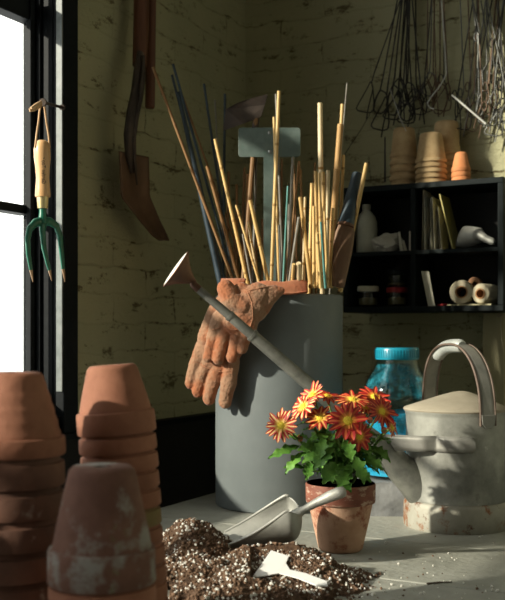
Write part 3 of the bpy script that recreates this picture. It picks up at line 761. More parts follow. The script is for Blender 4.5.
# spout: cone root, then sections of pipe
SP = [pt(199, 289.5, 1.865), pt(230, 316, 1.872), pt(252.5, 335.5, 1.878), pt(312, 387, 1.895), pt(366, 434, 1.915), pt(427, 494, 1.950)]
mb = MB()
mb.tube([SP[5]+(SP[5]-SP[4])*.1, SP[5], lerp(SP[4], SP[5], .75), lerp(SP[4], SP[5], .4), SP[4], lerp(SP[3], SP[4], .5), SP[3], SP[2]],
        [.042, .0390, .033, .0265, .0180, .0142, .0128, .0112], 24)
sp = mb.build('spout', M['spout'], can, smooth=50)
MB().tube([SP[2]+(SP[3]-SP[2])*.02, SP[1]], [.0096, .0092], 18).build('pipe_section', M['spout'], sp, smooth=50)
MB().tube([SP[1], SP[0]], [.0086, .0074], 18).build('pipe_section', M['spout'], sp, smooth=50)
for c_, r_, d_ in ((SP[2], .0124, SP[3]-SP[2]), (SP[1], .0104, SP[2]-SP[1])):
    d_ = d_.normalized(); MB().tube([c_-d_*.003, c_+d_*.003], [r_, r_], 18).build('ring', M['spout'], sp, smooth=40)
rc = pt(177, 270, 1.86); rn = V((-.81, -.145, .57)).normalized()
Fr = frame_between(rc, rn)
rz = MB().lathe([(.0062, -.038), (.0075, -.034), (.013, -.026), (.0235, -.012), (.036, -.001), (.040, .0015), (.0405, .003), (.0395, .004)], 40, Fr).build('rose', M['rose_cone'], can, smooth=50)
mb = MB().lathe([(.0395, .0035), (.030, .0052), (.016, .0060), (1e-5, .0063)], 40, Fr)
mb.build('rose_face', M['rose_face'], rz, smooth=50)
MB().tube([SP[0], lerp(SP[0], rc, .25), Fr @ V((0, 0, -.036))], [.0074, .0072, .0066], 16).build('rose_neck', M['rose_cone'], rz, smooth=50)
# brace from body to spout
bp = [pt(378, 446, 1.925), pt(392, 446, 1.912), pt(408, 446, 1.897), pt(424, 446, 1.884)]
for x in range(436, 477, 4):
    X = (x-252.5)/1000*1.872-CC.x; Yb = CC.y-math.sqrt((CR+.0025)**2-X*X); bp.append(pt(x, 446, Yb))
hb = .0145
def br_fn(u, v):
    k = v*(len(bp)-1); i = min(int(k), len(bp)-2); p = lerp(bp[i], bp[i+1], k-i)
    e = 1 if v < .93 else math.sqrt(max(0, 1-((v-.93)/.07)**2))*.9+.1
    return V((p.x, p.y, BZ+.168+lerp(-hb, hb, u)*e))
strap_obj(br_fn, 'brace', M['can_strap'], can, 5, 60, .0025)
brc = [o for o in can.children if o.name.startswith('brace')][0]
def top_fn(u, v):
    k = v*(len(bp)-1)*.72; i = min(int(k), len(bp)-2); p = lerp(bp[i], bp[i+1], k-i)
    return V((p.x, p.y+u*.007, BZ+.168+hb))
strap_obj(top_fn, 'flange', M['can_strap'], brc, 3, 40, .0015)

# ------------------------------------------------------------------ big blue jar
SB_ = V((.309, 2.14, BZ)); mb = MB()
bm = bmesh.new(); bmesh.ops.create_cube(bm, size=1); bmesh.ops.subdivide_edges(bm, edges=bm.edges, cuts=12, use_grid_fill=True); vs = []
for v in bm.verts:
    c = v.co.copy(); n_ = noise.noise(c*5)*.03+noise.noise(c*14)*.012; e = c.normalized()*.5; c = c.lerp(e, .10)
    c = c*(1+n_); vs.append(SB_+V((c.x*.172, c.y*.16, min(.5, max(-.5, c.z*1.06))*.07+.035)))
mb.add(vs, [[v.index for v in f.verts] for f in bm.faces]); bm.free()
tag(mb.build('stone_block', M['stone'], origin=SB_, smooth=60), 'rough grey stone block under the big blue-lidded jar', 'block')
JC = V((.309, 2.14, BZ+.0702)); 
jar = thing('glass_jar', 'large clear glass jar with blue screw lid and blue granules', 'jar', JC)
WJ = WM[jar]; JR = .075
prof = [(1e-5, .002), (JR-.012, .002), (JR-.003, .008), (JR, .02), (JR, .165), (JR-.002, .185), (JR-.009, .208), (JR-.022, .228), (.047, .242), (.044, .250), (.044, .268)]
inner = [(r-.003 if r > .01 else r, z+(.004 if i < 3 else 0)) for i, (r, z) in enumerate(prof)][::-1]
MB().lathe(prof+inner, 56, WJ).build('body', M['jar'], jar, smooth=50)
MB().lathe([(.0445, .251), (.0465, .252), (.047, .256), (.047, .273), (.045, .277), (1e-5, .2775)], 48, WJ).build('lid', M['jar_lid'], jar, smooth=40)
mb = MB()
for i in range(48):
    a = 2*math.pi*i/48; mb.box((.0468, -.0011, .255), (.0478, .0011, .272), WJ @ Matrix.Rotation(a, 4, 'Z'))
lid = [o for o in jar.children if o.name.startswith('lid')][0]
mb.build('grip_ridge', M['jar_lid'], lid, smooth=0)
mb = MB(); seg = 40; ri = JR-.0045; nr = 10; vs = []
def fill(x, y): return .128+.016*noise.noise(V((x*28, y*28, 1)))+.012*math.sin(x*40+1)
for k in range(seg):
    a = 2*math.pi*k/seg
    for j in range(4): vs.append(WJ @ V((ri*math.cos(a), ri*math.sin(a), [.009, .04, .09, fill(ri*math.cos(a), ri*math.sin(a))][j])))
fs = [(k*4+j, ((k+1) % seg)*4+j, ((k+1) % seg)*4+j+1, k*4+j+1) for k in range(seg) for j in range(3)]
fs.append(tuple(k*4 for k in range(seg))[::-1])
o_ = mb.add(vs, fs)
prev = [o_+k*4+3 for k in range(seg)]
for j in range(1, nr):
    f = 1-j/nr; cur = []
    for k in range(seg):
        a = 2*math.pi*k/seg; x, y = ri*f*math.cos(a), ri*f*math.sin(a); mb.v.append(WJ @ V((x, y, fill(x, y)))); cur.append(len(mb.v)-1)
    for k in range(seg): mb.f.append([prev[k], prev[(k+1) % seg], cur[(k+1) % seg], cur[k]]); mb.mi.append(0)
    prev = cur
mb.f.append(prev); mb.mi.append(0)
mb.build('granules', M['blue'], jar, smooth=50)
# film of residue clinging inside the shoulder
mb = MB().lathe([(JR-.0045, .10), (JR-.0045, .165), (JR-.0065, .185), (JR-.0135, .208), (JR-.0265, .228), (.0425, .242)], 56, WJ, close=False)
mb.f = [f for f in mb.f if len(f) == 4]; mb.mi = [0]*len(mb.f)
mb.build('residue', M['blue_dust'], jar, smooth=60)

# ------------------------------------------------------------------ chrysanthemum
PC = V(((340.5-252.5)/1000*1.742, 1.742, BZ)); PH = .117
pl = thing('potted_chrysanthemum', 'red and yellow chrysanthemum blooming in a stained terracotta pot', 'potted flower', PC)
pot_parts(pl, .0610, .0385, PH, .034, M['terra_pot'], M['terra_rim'], up=True, th=.005)
def soilfn(u, v):
    a = 2*math.pi*u; r = .0505*v; return PC+V((r*math.cos(a), r*math.sin(a), PH-.008+.006*noise.noise(V((r*80*math.cos(a), r*80*math.sin(a), 0)))+.004*(1-v)))
mb = MB().grid(soilfn, 33, 10)
for i in range(150):
    a, r = rnd.uniform(0, 6.28), .05*math.sqrt(rnd.random()); mb.ball(PC+V((r*math.cos(a), r*math.sin(a), PH-.004)), rnd.uniform(.0012, .003), 6)
mb.build('soil', M['soil'], pl, smooth=60)
def leaf(mb, base, dirv, upv, L, W, droop, roll):
    dirv = dirv.normalized(); side = dirv.cross(upv).normalized(); up = side.cross(dirv).normalized()
    q = Matrix.Rotation(roll, 3, dirv); side = q @ side; up = q @ up
    n = 22; rows = []; W *= .88
    for i in range(n):
        t = i/(n-1)
        lob = 1+.30*math.cos(t*2*math.pi*3.5+math.pi*.9)
        hw = W*(math.sin(math.pi*min(1, t*.93+.06))**.75)*lob*(.35+.65*min(1, t*3.2))
        if t > .96: hw *= .35
        c = base+dirv*L*t*(1-.12*t)-V((0, 0, 1))*droop*L*t*t+up*.10*L*math.sin(math.pi*t)
        row = []
        for s in (-1, -.55, 0, .55, 1):
            row.append(c+side*hw*s+up*(abs(s)**1.5*.30*hw)+up*.0012*math.sin(t*30+s*6)-dirv*abs(s)*hw*.25)
        rows.append(row)
    o = len(mb.v)
    for r_ in rows: mb.v += r_
    for i in range(n-1):
        for j in range(4): mb.f.append([o+i*5+j, o+i*5+j+1, o+(i+1)*5+j+1, o+(i+1)*5+j]); mb.mi.append(0)
fl = [  # px, py, Y, radius, facing, material
 (281.5, 426, 1.672, .0268, (-.35, -.90, .28), 'petal_gold', 19),
 (320, 419, 1.690, .0265, (-.10, -.62, .78), 'petal_orange', 12),
 (347.5, 421.5, 1.665, .0325, (.05, -.88, .47), 'petal_red', 14),
 (304, 407, 1.700, .0250, (-.62, -.52, .58), 'petal_gold', 15),
 (313, 396, 1.725, .0255, (-.66, -.50, .60), 'petal_orange', 16),
 (327, 397, 1.770, .0225, (.25, -.35, .9), 'petal_red', 15),
 (352.5, 401, 1.720, .0290, (.10, -.42, .9), 'petal_orange', 18),
 (374, 398, 1.765, .0285, (.15, -.55, .8), 'petal_red', 17),
 (381, 412, 1.700, .0275, (.42, -.78, .45), 'petal_red', 18),
 (359, 436, 1.662, .0240, (.30, -.85, -.15), 'petal_red', 12),
 (366, 408, 1.735, .0200, (.05, -.5, .85), 'petal_gold', 12),
 (391, 428, 1.735, .0165, (.72, -.55, .35), 'petal_orange', 12),
]
stems = MB(); crown = PC+V((0, 0, PH))
fol = MB(); r2 = random.Random(21)
for (px, py, Y, rad, fc, mt, npet) in fl:
    rad *= 1.12; c = pt(px, py, Y); F = frame_between(c, V(fc))
    mb = MB()
    for k in range(npet):
        a = 2*math.pi*k/npet+r2.uniform(-.07, .07); Lp = rad*r2.uniform(.86, 1.04); wp = rad*(.16 if mt == 'petal_gold' else .142)*r2.uniform(.85, 1.15)*min(1.25, 16/npet)
        lift = r2.uniform(.05, .26); curl = r2.uniform(.05, .3); layer = r2.uniform(0, .0025)
        Rz = F @ Matrix.Rotation(a, 4, 'Z')
        def pf(u, v):
            s = .18+.82*v; x = Lp*s; w_ = wp*(math.sin(math.pi*min(1, .16+v*.80))**.6)*(1 if v < .9 else .72)
            z = layer+Lp*(lift*s-curl*s*s)+abs(u-.5)*wp*.55
            return Rz @ V((x, (u-.5)*2*w_, z))
        mb.grid(pf, 5, 8, uv=True)
    fo = mb.build('flower', M[mt], pl, smooth=60, fixn=False)
    mb = MB().ball(F @ V((0, 0, .0018)), rad*.235, 14, (1, 1, .55), Mx=F.to_3x3().to_4x4())
    for k in range(26):
        a = k*2.4; r_ = rad*.22*math.sqrt(k/26); mb.ball(F @ V((r_*math.cos(a), r_*math.sin(a), .0018+rad*.11*(1-(k/26)*.7))), rad*.035, 6)
    mb.build('centre', M['disc'], fo, smooth=60)
    b0 = crown+V((r2.uniform(-.016, .016), r2.uniform(-.016, .016), -.008)); e = F @ V((0, 0, -.002))
    mid = lerp(b0, e, .55)+V((0, 0, .02))
    path = [((1-t)**2)*b0+2*t*(1-t)*mid+t*t*e for t in [i/10 for i in range(11)]]
    stems.tube(path, [.0022]*8+[.0019, .0022, .0035], 7)
    for k in range(6):       # leaves along the stem
        p = path[3+int(k*.9)]; az = r2.uniform(0, 6.28); dv = V((math.cos(az), math.sin(az), r2.uniform(-.1, .55)))
        leaf(fol, p, dv, V((0, 0, 1)), r2.uniform(.026, .042), r2.uniform(.0085, .013), r2.uniform(.1, .5), r2.uniform(-.5, .5))
for (px, py, Y) in ((338, 437, 1.66), (370, 422, 1.68), (300, 440, 1.70), (384, 432, 1.70)):
    c = pt(px, py, Y); b0 = crown+V((r2.uniform(-.01, .01), 0, -.008))
    stems.tube([b0, lerp(b0, c, .5)+V((0, 0, .008)), c], [.0018, .0015, .0013], 6)
    bd = MB().ball(c+V((0, 0, .003)), .0052, 12, (1, 1, 1.15)).build('bud', M['bud'], pl)
    mb = MB().lathe([(.0014, -.0055), (.004, -.0035), (.0054, 0), (.0046, .0012)], 14, Matrix.Translation(c+V((0, 0, .003)))); mb.build('sepals', M['stem'], bd)
# leaves filling the dome, big ones hanging at the front
spec = [((330, 452), (300, 462), 1.67, .016), ((318, 446), (296, 449), 1.68, .014), ((335, 462), (322, 484), 1.655, .019), ((345, 470), (338, 488), 1.65, .019),
        ((352, 455), (365, 484), 1.66, .016), ((300, 446), (266, 457), 1.70, .011), ((305, 452), (284, 474), 1.70, .012), ((362, 455), (384, 470), 1.69, .013),
        ((368, 446), (392, 462), 1.71, .012), ((345, 440), (352, 462), 1.65, .015), ((325, 438), (318, 462), 1.66, .015), ((310, 462), (306, 480), 1.68, .014),
        ((356, 468), (372, 482), 1.67, .013), ((334, 448), (312, 470), 1.655, .018), ((306, 470), (282, 466), 1.71, .011), ((370, 462), (389, 448), 1.72, .012), ((340, 480), (352, 492), 1.66, .013)]
for (a, b, Y, w_) in spec:
    A = pt(a[0], a[1], Y+.012); B_ = pt(b[0], b[1], Y-.012); dv = B_-A; L_ = dv.length
    stems.tube([crown+V((r2.uniform(-.012, .012), -.008, -.006)), lerp(crown, A, .6)+V((0, 0, .006)), A], [.002, .0016, .0012], 6)
    leaf(fol, A, dv, V((0, -.8, .6)), L_*1.08, w_*.78, .05, r2.uniform(-.3, .3))
for i in range(150):
    az = r2.uniform(0, 6.28); el = r2.uniform(-.15, 1.15); rr = r2.uniform(.022, .056)
    p = crown+V((rr*math.cos(az)*math.cos(el), rr*math.sin(az)*math.cos(el), .034+rr*1.35*math.sin(el)))
    dv = V((math.cos(az+r2.uniform(-.5, .5)), math.sin(az+r2.uniform(-.5, .5)), r2.uniform(-.35, .5)))
    leaf(fol, p, dv, V((0, 0, 1)), r2.uniform(.020, .038), r2.uniform(.007, .0125), r2.uniform(.1, .6), r2.uniform(-.6, .6))
stems.build('stems', M['stem'], pl, smooth=60)
fol.build('foliage', M['leaf'], pl, smooth=80, fixn=False)

# ------------------------------------------------------------------ soil heap
def sh(x, y):
    h = .081*math.exp(-(((x+.098)/.085)**2+((y-1.60)/.10)**2))
    h = max(h, .060*math.exp(-(((x-.035)/.105)**2+((y-1.525)/.085)**2)**1.15))
    h = max(h, .045*math.exp(-(((x+.06)/.15)**2+((y-1.47)/.13)**2)**1.4))
    h += .010*noise.noise(V((x*26, y*26, 0)))+.005*noise.noise(V((x*70, y*70, 3)))
    e = 1
    return max(0, (h-.006)*e)
LABP = [(271, 551), (289, 557), (286, 564), (290, 570.5), (306, 574), (327, 582), (328, 587), (316.5, 586.5), (298, 579), (279, 574), (257, 578), (253, 577)]
def labY(py): return 1.53-(py-551)/36*.115
lab = [pt(x, y, labY(y)) for x, y in LABP]
def soilz(x, y):
    h = sh(x, y)
    if -.03 < x < .13 and 1.38 < y < 1.56:   # pressed flat under the label
        py = None
        yy = y; q = 551+(1.53-yy)/.115*36; lh = .374-(q-335)/1000*yy
        w_ = max(0, 1-max(0, abs(x-.045)-.07)/.03)
        px = x/yy*1000+252.5
        inl = 250 < px < 331 and 548 < q < 590
        if inl: h = min(h, lh-.0035)*1.0 if h > lh-.0035 else max(h, lh-.009)
    return h
GX, GY = 130, 150; x0, x1, y0, y1 = -.205, .20, 1.335, 1.83
hp = MB(); idx = {}
hv = [[soilz(lerp(x0, x1, i/(GX-1)), lerp(y0, y1, j/(GY-1))) for i in range(GX)] for j in range(GY)]
for j in range(GY-1):
    for i in range(GX-1):
        q = [(i, j), (i+1, j), (i+1, j+1), (i, j+1)]
        if max(hv[b][a] for a, b in q) < .0006: continue
        X, Y = lerp(x0, x1, i/(GX-1)), lerp(y0, y1, j/(GY-1))
        if (X+.173)**2+(Y-1.38)**2 < .058**2: continue
        f = []
        for a, b in q:
            if (a, b) not in idx:
                idx[(a, b)] = len(hp.v); hp.v.append(V((lerp(x0, x1, a/(GX-1)), lerp(y0, y1, b/(GY-1)), BZ+.0004+hv[b][a])))
            f.append(idx[(a, b)])
        hp.f.append(f); hp.mi.append(0)
r3 = random.Random(5)
ICO = None
bm = bmesh.new(); bmesh.ops.create_icosphere(bm, subdivisions=1, radius=1); bm.verts.ensure_lookup_table()
IV = [v.co.copy() for v in bm.verts]; IF = [[v.index for v in f.verts] for f in bm.faces]; bm.free()
def crumb(mb, c, s, mi=0):
    rot = Matrix.Rotation(r3.uniform(0, 6.28), 3, V((r3.uniform(-1, 1), r3.uniform(-1, 1), r3.uniform(.1, 1))))
    sx, sy, sz = s*r3.uniform(.7, 1.3), s*r3.uniform(.7, 1.3), s*r3.uniform(.6, 1)
    mb.add([c+rot @ V((v.x*sx*r3.uniform(.8, 1.2), v.y*sy*r3.uniform(.8, 1.2), v.z*sz)) for v in IV], IF, mi)
def inlab(x, y):
    z = BZ+soilz(x, y); px = x/y*1000+252.5; py = 335+(CAMZ-z)/y*1000; c = False; n = len(LABP)
    for i in range(n):
        (ax, ay), (bx, by) = LABP[i], LABP[i-1]
        if (ay > py) != (by > py) and px < (bx-ax)*(py-ay)/(by-ay)+ax: c = not c
    return c
pe = MB(); cnt = 0
while cnt < 7000:
    x, y = r3.uniform(x0, x1), r3.uniform(y0, y1); h = soilz(x, y)
    if h < .0012 and r3.random() > .05: continue
    if h < .0012 and not (x > -.16 and y < 1.66 and sh(x-.02, y+.02) > .001): continue
    if (x+.173)**2+(y-1.38)**2 < .062**2: continue
    if (x-PC.x)**2+(y-PC.y)**2 < .042**2: continue
    if inlab(x, y): continue
    if r3.random() < .24: crumb(pe, V((x, y, BZ+h+.001)), r3.choice((.0011, .0015, .0019, .0024, .003)))
    else: crumb(hp, V((x, y, BZ+h+.0006)), r3.uniform(.0012, .0034), 1)
    cnt += 1
heap = hp.build('potting_soil', [M['soil'], M['crumb']], Mx=Matrix.Translation((-.02, 1.55, BZ)), smooth=60, fixn=False)
tag(heap, 'heap of dark potting soil flecked with white perlite on the bench', 'soil', kind='stuff')
tag(pe.build('perlite', M['perlite'], heap, smooth=40, fixn=False), kind='stuff')
# loose crumbs scattered over the boards
mb = MB()
for i in range(120):
    px = r3.uniform(345, 505); py = r3.uniform(556, 600) if r3.random() < .8 else r3.uniform(535, 556)
    if i < 45: px = 330+abs(r3.gauss(0, 28)); py = r3.uniform(566, 599)
    Y = .374/((py-335)/1000); p = pt(px, py, Y)
    if (p-PC).xy.length < .045: continue
    s = r3.choice((.0007, .001, .0013, .0017, .0022)); crumb(mb, V((p.x, p.y, BZ+s*.5)), s, 0 if r3.random() < .7 else 1)
tag(mb.build('spilled_crumbs', [M['perlite'], M['crumb']], Mx=Matrix.Translation((.28, 1.5, BZ)), smooth=40), 'loose perlite and soil crumbs scattered on the boards right of the heap', 'crumbs', kind='stuff')
a, b = pt(427, 585, .374/.250), pt(452, 583, .374/.248)
tag(MB().tube([a+V((0, 0, .0018)), lerp(a, b, .5)+V((0, .002, .002)), b+V((0, 0, .0016))], [.0018, .0014, .0008], 7).build('twig', M['twig'], origin=a), 'small dark twig lying on the boards in front of the watering can', 'twig')
# label
lb = MB().prism(lab, V((0, -.0006, .0016)))
tag(lb.build('plant_label', M['white'], origin=lab[8], smooth=0, bevel=.0004), 'blank white T-shaped plant label lying on the soil heap', 'plant label')

# ------------------------------------------------------------------ scoop
SR = .049
S0 = pt(222, 551, 1.635); 
ax = V((.98, -.03, .145)).normalized(); sidev = V((0, 1, 0)); sidev = (sidev-ax*sidev.dot(ax)).normalized(); upv = ax.cross(sidev).normalized()
upv = upv if upv.z > 0 else -upv
rl_ = Matrix.Rotation(R(7), 3, ax); sidev = rl_ @ sidev; upv = rl_ @ upv
if upv.y > 0: rl_ = Matrix.Rotation(R(-14), 3, ax); sidev = rl_ @ sidev; upv = rl_ @ upv
SL = .116
scp = thing('soil_scoop', 'cast aluminium hand scoop resting in the potting soil', 'scoop', S0+ax*.06)
BOT = S0+V((-.001, 0, .003))
def scoop(u, v):      # u around, v along to the closed back
    if v < .72:
        s = v/.72; x = SL*s; r = SR*lerp(.98, 1.0, s); A = R(lerp(50, 118, s**1.25)); push = 0
    else:
        s = (v-.72)/.28; a = s*math.pi/2; x = SL+.021*math.sin(a); r = SR*(math.cos(a)*.94+.06*(1-s)); A = R(lerp(118, 100, s))
    th = lerp(-A, A, u)
    lip = 0
    c = BOT+ax*x+upv*SR*.86
    p = c+sidev*r*math.sin(th)-upv*r*.86*math.cos(th)
    if v < .10: p += ax*(.014*(abs(u-.5)*2)**2-.008)*(1-v/.10)
    return p
o = MB().grid(scoop, 33, 40).build('bowl', M['alum'], scp, smooth=60); s = o.modifiers.new('s', 'SOLIDIFY'); s.thickness = .0032; s.offset = 0
o.modifiers.new('sub', 'SUBSURF').levels = 1; bake(o)
h0 = BOT+ax*(SL+.016)+upv*SR*.86
MB().tube([h0-ax*.004-V((0, 0, .006)), pt(298, 513, 1.625), pt(305, 509, 1.622), pt(316, 503, 1.618), pt(330, 496.5, 1.613), pt(339, 493, 1.61), pt(344, 491.5, 1.608), pt(346, 491, 1.608)],
        [.013, .0085, .0062, .0070, .0092, .0098, .0085, .004], 18).build('handle', M['alum'], scp, smooth=60)
MB().tube([scoop(i/40, .70)+upv*0 for i in range(0)] or [scoop(0, i/30*.75) for i in range(31)], .0026, 8).build('lip', M['alum'], scp, smooth=60)
MB().tube([scoop(1, i/30*.75) for i in range(31)], .0026, 8).build('lip', M['alum'], scp, smooth=60)

# ------------------------------------------------------------------ shelf on the back wall
SO = .17
sx0, sx1 = tr(343, SO), tr(503.5, SO)
zt0 = wr(440, 181, SO).z; zb0 = wr(440, 311.5, SO).z; zmid = wr(440, 249, SO).z
xd = tr(412.5, SO)
F = MR @ Matrix.Translation((sx0, 0, zb0))
shf = thing('wall_shelf', 'black-green painted pigeonhole shelf on the back wall', 'shelf', Mx=F)
T_ = .014
MB().box((sx0, -SO, zt0-T_), (sx1, -.004, zt0), MR).build('top_board', M['shelf'], shf, smooth=0, bevel=.0015)
MB().box((sx0, -SO, zb0), (sx1, -.004, zb0+T_), MR).build('bottom_board', M['shelf'], shf, smooth=0, bevel=.0015)
MB().box((sx0+T_, -SO+.004, zmid-.010), (sx1-T_, -.012, zmid), MR).build('shelf_board', M['shelf'], shf, smooth=0, bevel=.001)
for a in (sx0, sx1-T_): MB().box((a, -SO, zb0+T_), (a+T_, -.004, zt0-T_), MR).build('side_panel', M['shelf'], shf, smooth=0, bevel=.0015)
for za, zb in ((zb0+T_, zmid-.010), (zmid, zt0-T_)):
    MB().box((xd-.006, -SO+.003, za), (xd+.006, -.012, zb), MR).build('divider', M['shelf'], shf, smooth=0)
MB().box((sx0+T_, -.012, zb0+T_), (sx1-T_, -.004, zt0-T_), MR).build('back_panel', M['black_paint'], shf, smooth=0)
def on(px, z, o):           # a point above the given board: photo column, height, distance from the wall
    p = wr(px, 300, o); return V((p.x, p.y, z))
MRr = MR.to_3x3().to_4x4()
def mm(px, o): return wr(px, 300, o).y/1000   # metres per photo pixel there
# pots on top
def shelfstack(px, o, n, wtop, wrim, hpx_top, dpx, m, name, labs, group, hr):
    k = mm(px, o); p = on(px, zt0, o)
    stack(p, n, dpx*k, wrim/2*k, wtop/2*k, hpx_top*k, hr*k, m, None, name, labs, group, jit=.0006)
shelfstack(404, .085, 5, 21, 28.5, 30, 7.6, M['fibre'], 'fibre_pot', lambda i: 'brown fibre pot in the shaded stack left on the shelf, %s from top' % ('first' if i == 0 else ORD[i]), 'fibre pots in the left shelf stack', 4.6)
shelfstack(431, .115, 5, 22, 32, 30, 5.4, M['fibre'], 'fibre_pot', lambda i: 'sunlit tan fibre pot of the front middle stack, %s from top' % ('first' if i == 0 else ORD[i]), 'fibre pots in the middle shelf stack', 3.8)
shelfstack(446.5, .050, 6, 23, 30, 34, 6.4, M['fibre'], 'fibre_pot', lambda i: 'tan fibre pot in the tallest stack behind the others, %s from top' % ('first' if i == 0 else ORD[i]), 'fibre pots in the tallest shelf stack', 4.2)
shelfstack(461, .120, 3, 11.5, 19, 20, 5.2, M['orange'], 'orange_pot', lambda i: 'little orange terracotta pot, %s from top of its short stack' % ('first' if i == 0 else ORD[i]), 'little orange pots on the shelf', 4.6)
# pale bottle
b = on(366.5, zmid, .11); k = mm(367, .11)
bt = thing('pale_bottle', 'pale rounded plastic bottle in the upper left pigeonhole', 'bottle', b)
MB().lathe([(1e-5, 0), (.024, 0), (.0275, .004), (.0270, .03), (.0285, .06), (.0275, .082), (.0225, .097), (.0145, .107), (.0095, .113), (.0095, .121)], 28, WM[bt]).build('body', M['pale_plastic'], bt, smooth=50)
MB().lathe([(.0105, .115), (.011, .117), (.011, .128), (1e-5, .129)], 20, WM[bt]).build('cap', M['pale_plastic'], bt, smooth=40)
# crumpled paper bag
b = on(388, zmid, .11)
mb = MB(); bm = bmesh.new(); bmesh.ops.create_icosphere(bm, subdivisions=4, radius=1)
vs = []
for v in bm.verts:
    c = v.co; n_ = 1+.35*noise.noise(c*1.7)+.28*abs(noise.noise(c*4.1))
    p = V((c.x*.040*n_, c.y*.026*n_, max(c.z, -.75)*.024*n_)); vs.append(p)
fs = [[v.index for v in f.verts] for f in bm.faces]; zmin = min(p.z for p in vs); bm.free()
mb.add([MRr @ p+b+V((0, 0, -zmin)) for p in vs], fs)
tag(mb.build('paper_bag', M['paper'], origin=b, smooth=30), 'crumpled pale paper bag lying beside the pale bottle on the shelf', 'paper bag')
for i, (px, tip, hh) in enumerate(((400, 398, .052), (404, 402, .030), (409, 409, .052))):
    b = on(px, zmid, .135); t = on(tip, zmid+hh, .125); w_ = DR*.009
    tag(MB().prism([b, b+w_, t+w_*.6, t], -NR*.0012).build('paper_tag', M['card'], origin=b, smooth=0),
        ['pale pointed paper tag leaning beside the crumpled bag', 'short pale paper tag, lowest of the three by the divider', 'upright pale paper tag against the shelf divider'][i], 'tag')
# seed packets
pk = [(416, .5, 199), (418.3, -2, 201), (421.5, 1.5, 188), (424, .5, 196), (427.5, -3, 193), (430.5, 0, 199), (433, -2.5, 197), (436.5, -6, 203), (439, -4, 206)]
for i, (px, ln, ty) in enumerate(pk):
    o_ = .150-.011*((i*2) % 3); bx = on(px+max(0, -ln)*.6, zmid, o_); hh = wr(px, ty, o_).z-zmid; k = mm(px, o_)
    tp = DR*(ln*k)+V((0, 0, hh)); dp = -NR*(.062+.006*(i % 2)); th = DR*.0012
    tag(MB().prism([bx, bx+dp, bx+dp+tp, bx+tp], th).build('seed_packet', PACK[(i*2+i//2) % 5], origin=bx, smooth=0),
        'upright paper seed packet in the row filed beside the shelf divider', 'packet', 'seed packets in the upright row')
bx = on(452, zmid, .150); tp = wr(439, 191, .15)-wr(452, 246, .15)
tag(MB().prism([bx, bx-NR*.08, bx-NR*.08+tp, bx+tp], DR*.003).build('seed_packet', M['packet_yellow'], origin=bx, smooth=0), 'yellow-green seed packet leaning against the upright packets', 'packet')
# metal scoop on the shelf
b = on(479, zmid, .12); 
Fm = Matrix.Translation(b) @ MRr
ms = thing('metal_scoop', 'small shiny metal scoop lying at the right end of the shelf', 'scoop', b)
def msf(u, v):
    x = lerp(-.048, .010, v); r = lerp(.029, .017, v**1.6); th = lerp(-1.5, 1.5, u)
    return Fm @ V((x+.010*(1-v)*math.sin(th), -.02+r*(1-math.cos(th)), .030+r*math.sin(th)+.003*v))
o = MB().grid(msf, 20, 16).build('bowl', M['alum'], ms, smooth=60); q_ = o.modifiers.new('s', 'SOLIDIFY'); q_.thickness = .002; bake(o)
MB().tube([Fm @ V((.002, -.012, .033)), Fm @ V((.012, -.022, .030)), Fm @ V((.024, -.028, .022)), Fm @ V((.040, -.034, .014)), Fm @ V((.047, -.036, .0115))], [.017, .011, .009, .0095, .005], 14).build('handle', M['alum'], ms, smooth=60)
# jars below
def smalljar(px, o, z, r, h, lidm, fillh, label, invert=False):
    b = on(px, z, o); j = thing('small_jar', label, 'jar', b); Wj = WM[j]
    lz = h*.74
    MB().lathe([(1e-5, .001), (r-.003, .001), (r-.001, .004), (r-.001, lz-.006), (r-.004, lz), (r-.006, lz-.001), (r-.004, lz-.008), (r-.003, .006), (1e-5, .004)], 28, Wj).build('glass', M['jar_small'], j, smooth=50)
    MB().lathe([(r-.003, lz), (r, lz+.001), (r, h-.002), (r-.002, h), (1e-5, h)], 28, Wj).build('lid', lidm, j, smooth=40)
    MB().lathe([(1e-5, .0065), (r-.004, .0065), (r-.004, fillh), (1e-5, fillh+.003)], 24, Wj).build('seeds', M['grain'], j, smooth=40)
    return h
k = mm(368, .12)
smalljar(368, .12, zb0+T_, 11*k, 21*k, M['white_lid'], 9*k, 'small glass jar with a cream lid in the lower left pigeonhole')
h_ = smalljar(397, .12, zb0+T_, 10.5*k, 19*k, M['red_lid'], 9*k, 'small glass jar with a red lid, bottom of the pair')
smalljar(397, .12, zb0+T_+h_+.0005, 10*k, 17*k, M['shelf'], 4*k, 'small dark glass jar standing on the red-lidded jar')
# white wooden tag leaning in lower right pigeonhole
b = on(428, zb0+T_, .15); t = wr(421, 271, .15); w_ = DR*.020
mb = MB().prism([b, b+w_*.9, V((t.x, t.y, 0))+w_*1.0+V((0, 0, t.z-.002)), t], NR*-.003)
tag(mb.build('wooden_tag', M['card'], origin=b, smooth=0, bevel=.0006), 'long pale wooden tag leaning by the divider in the lower right pigeonhole', 'tag')
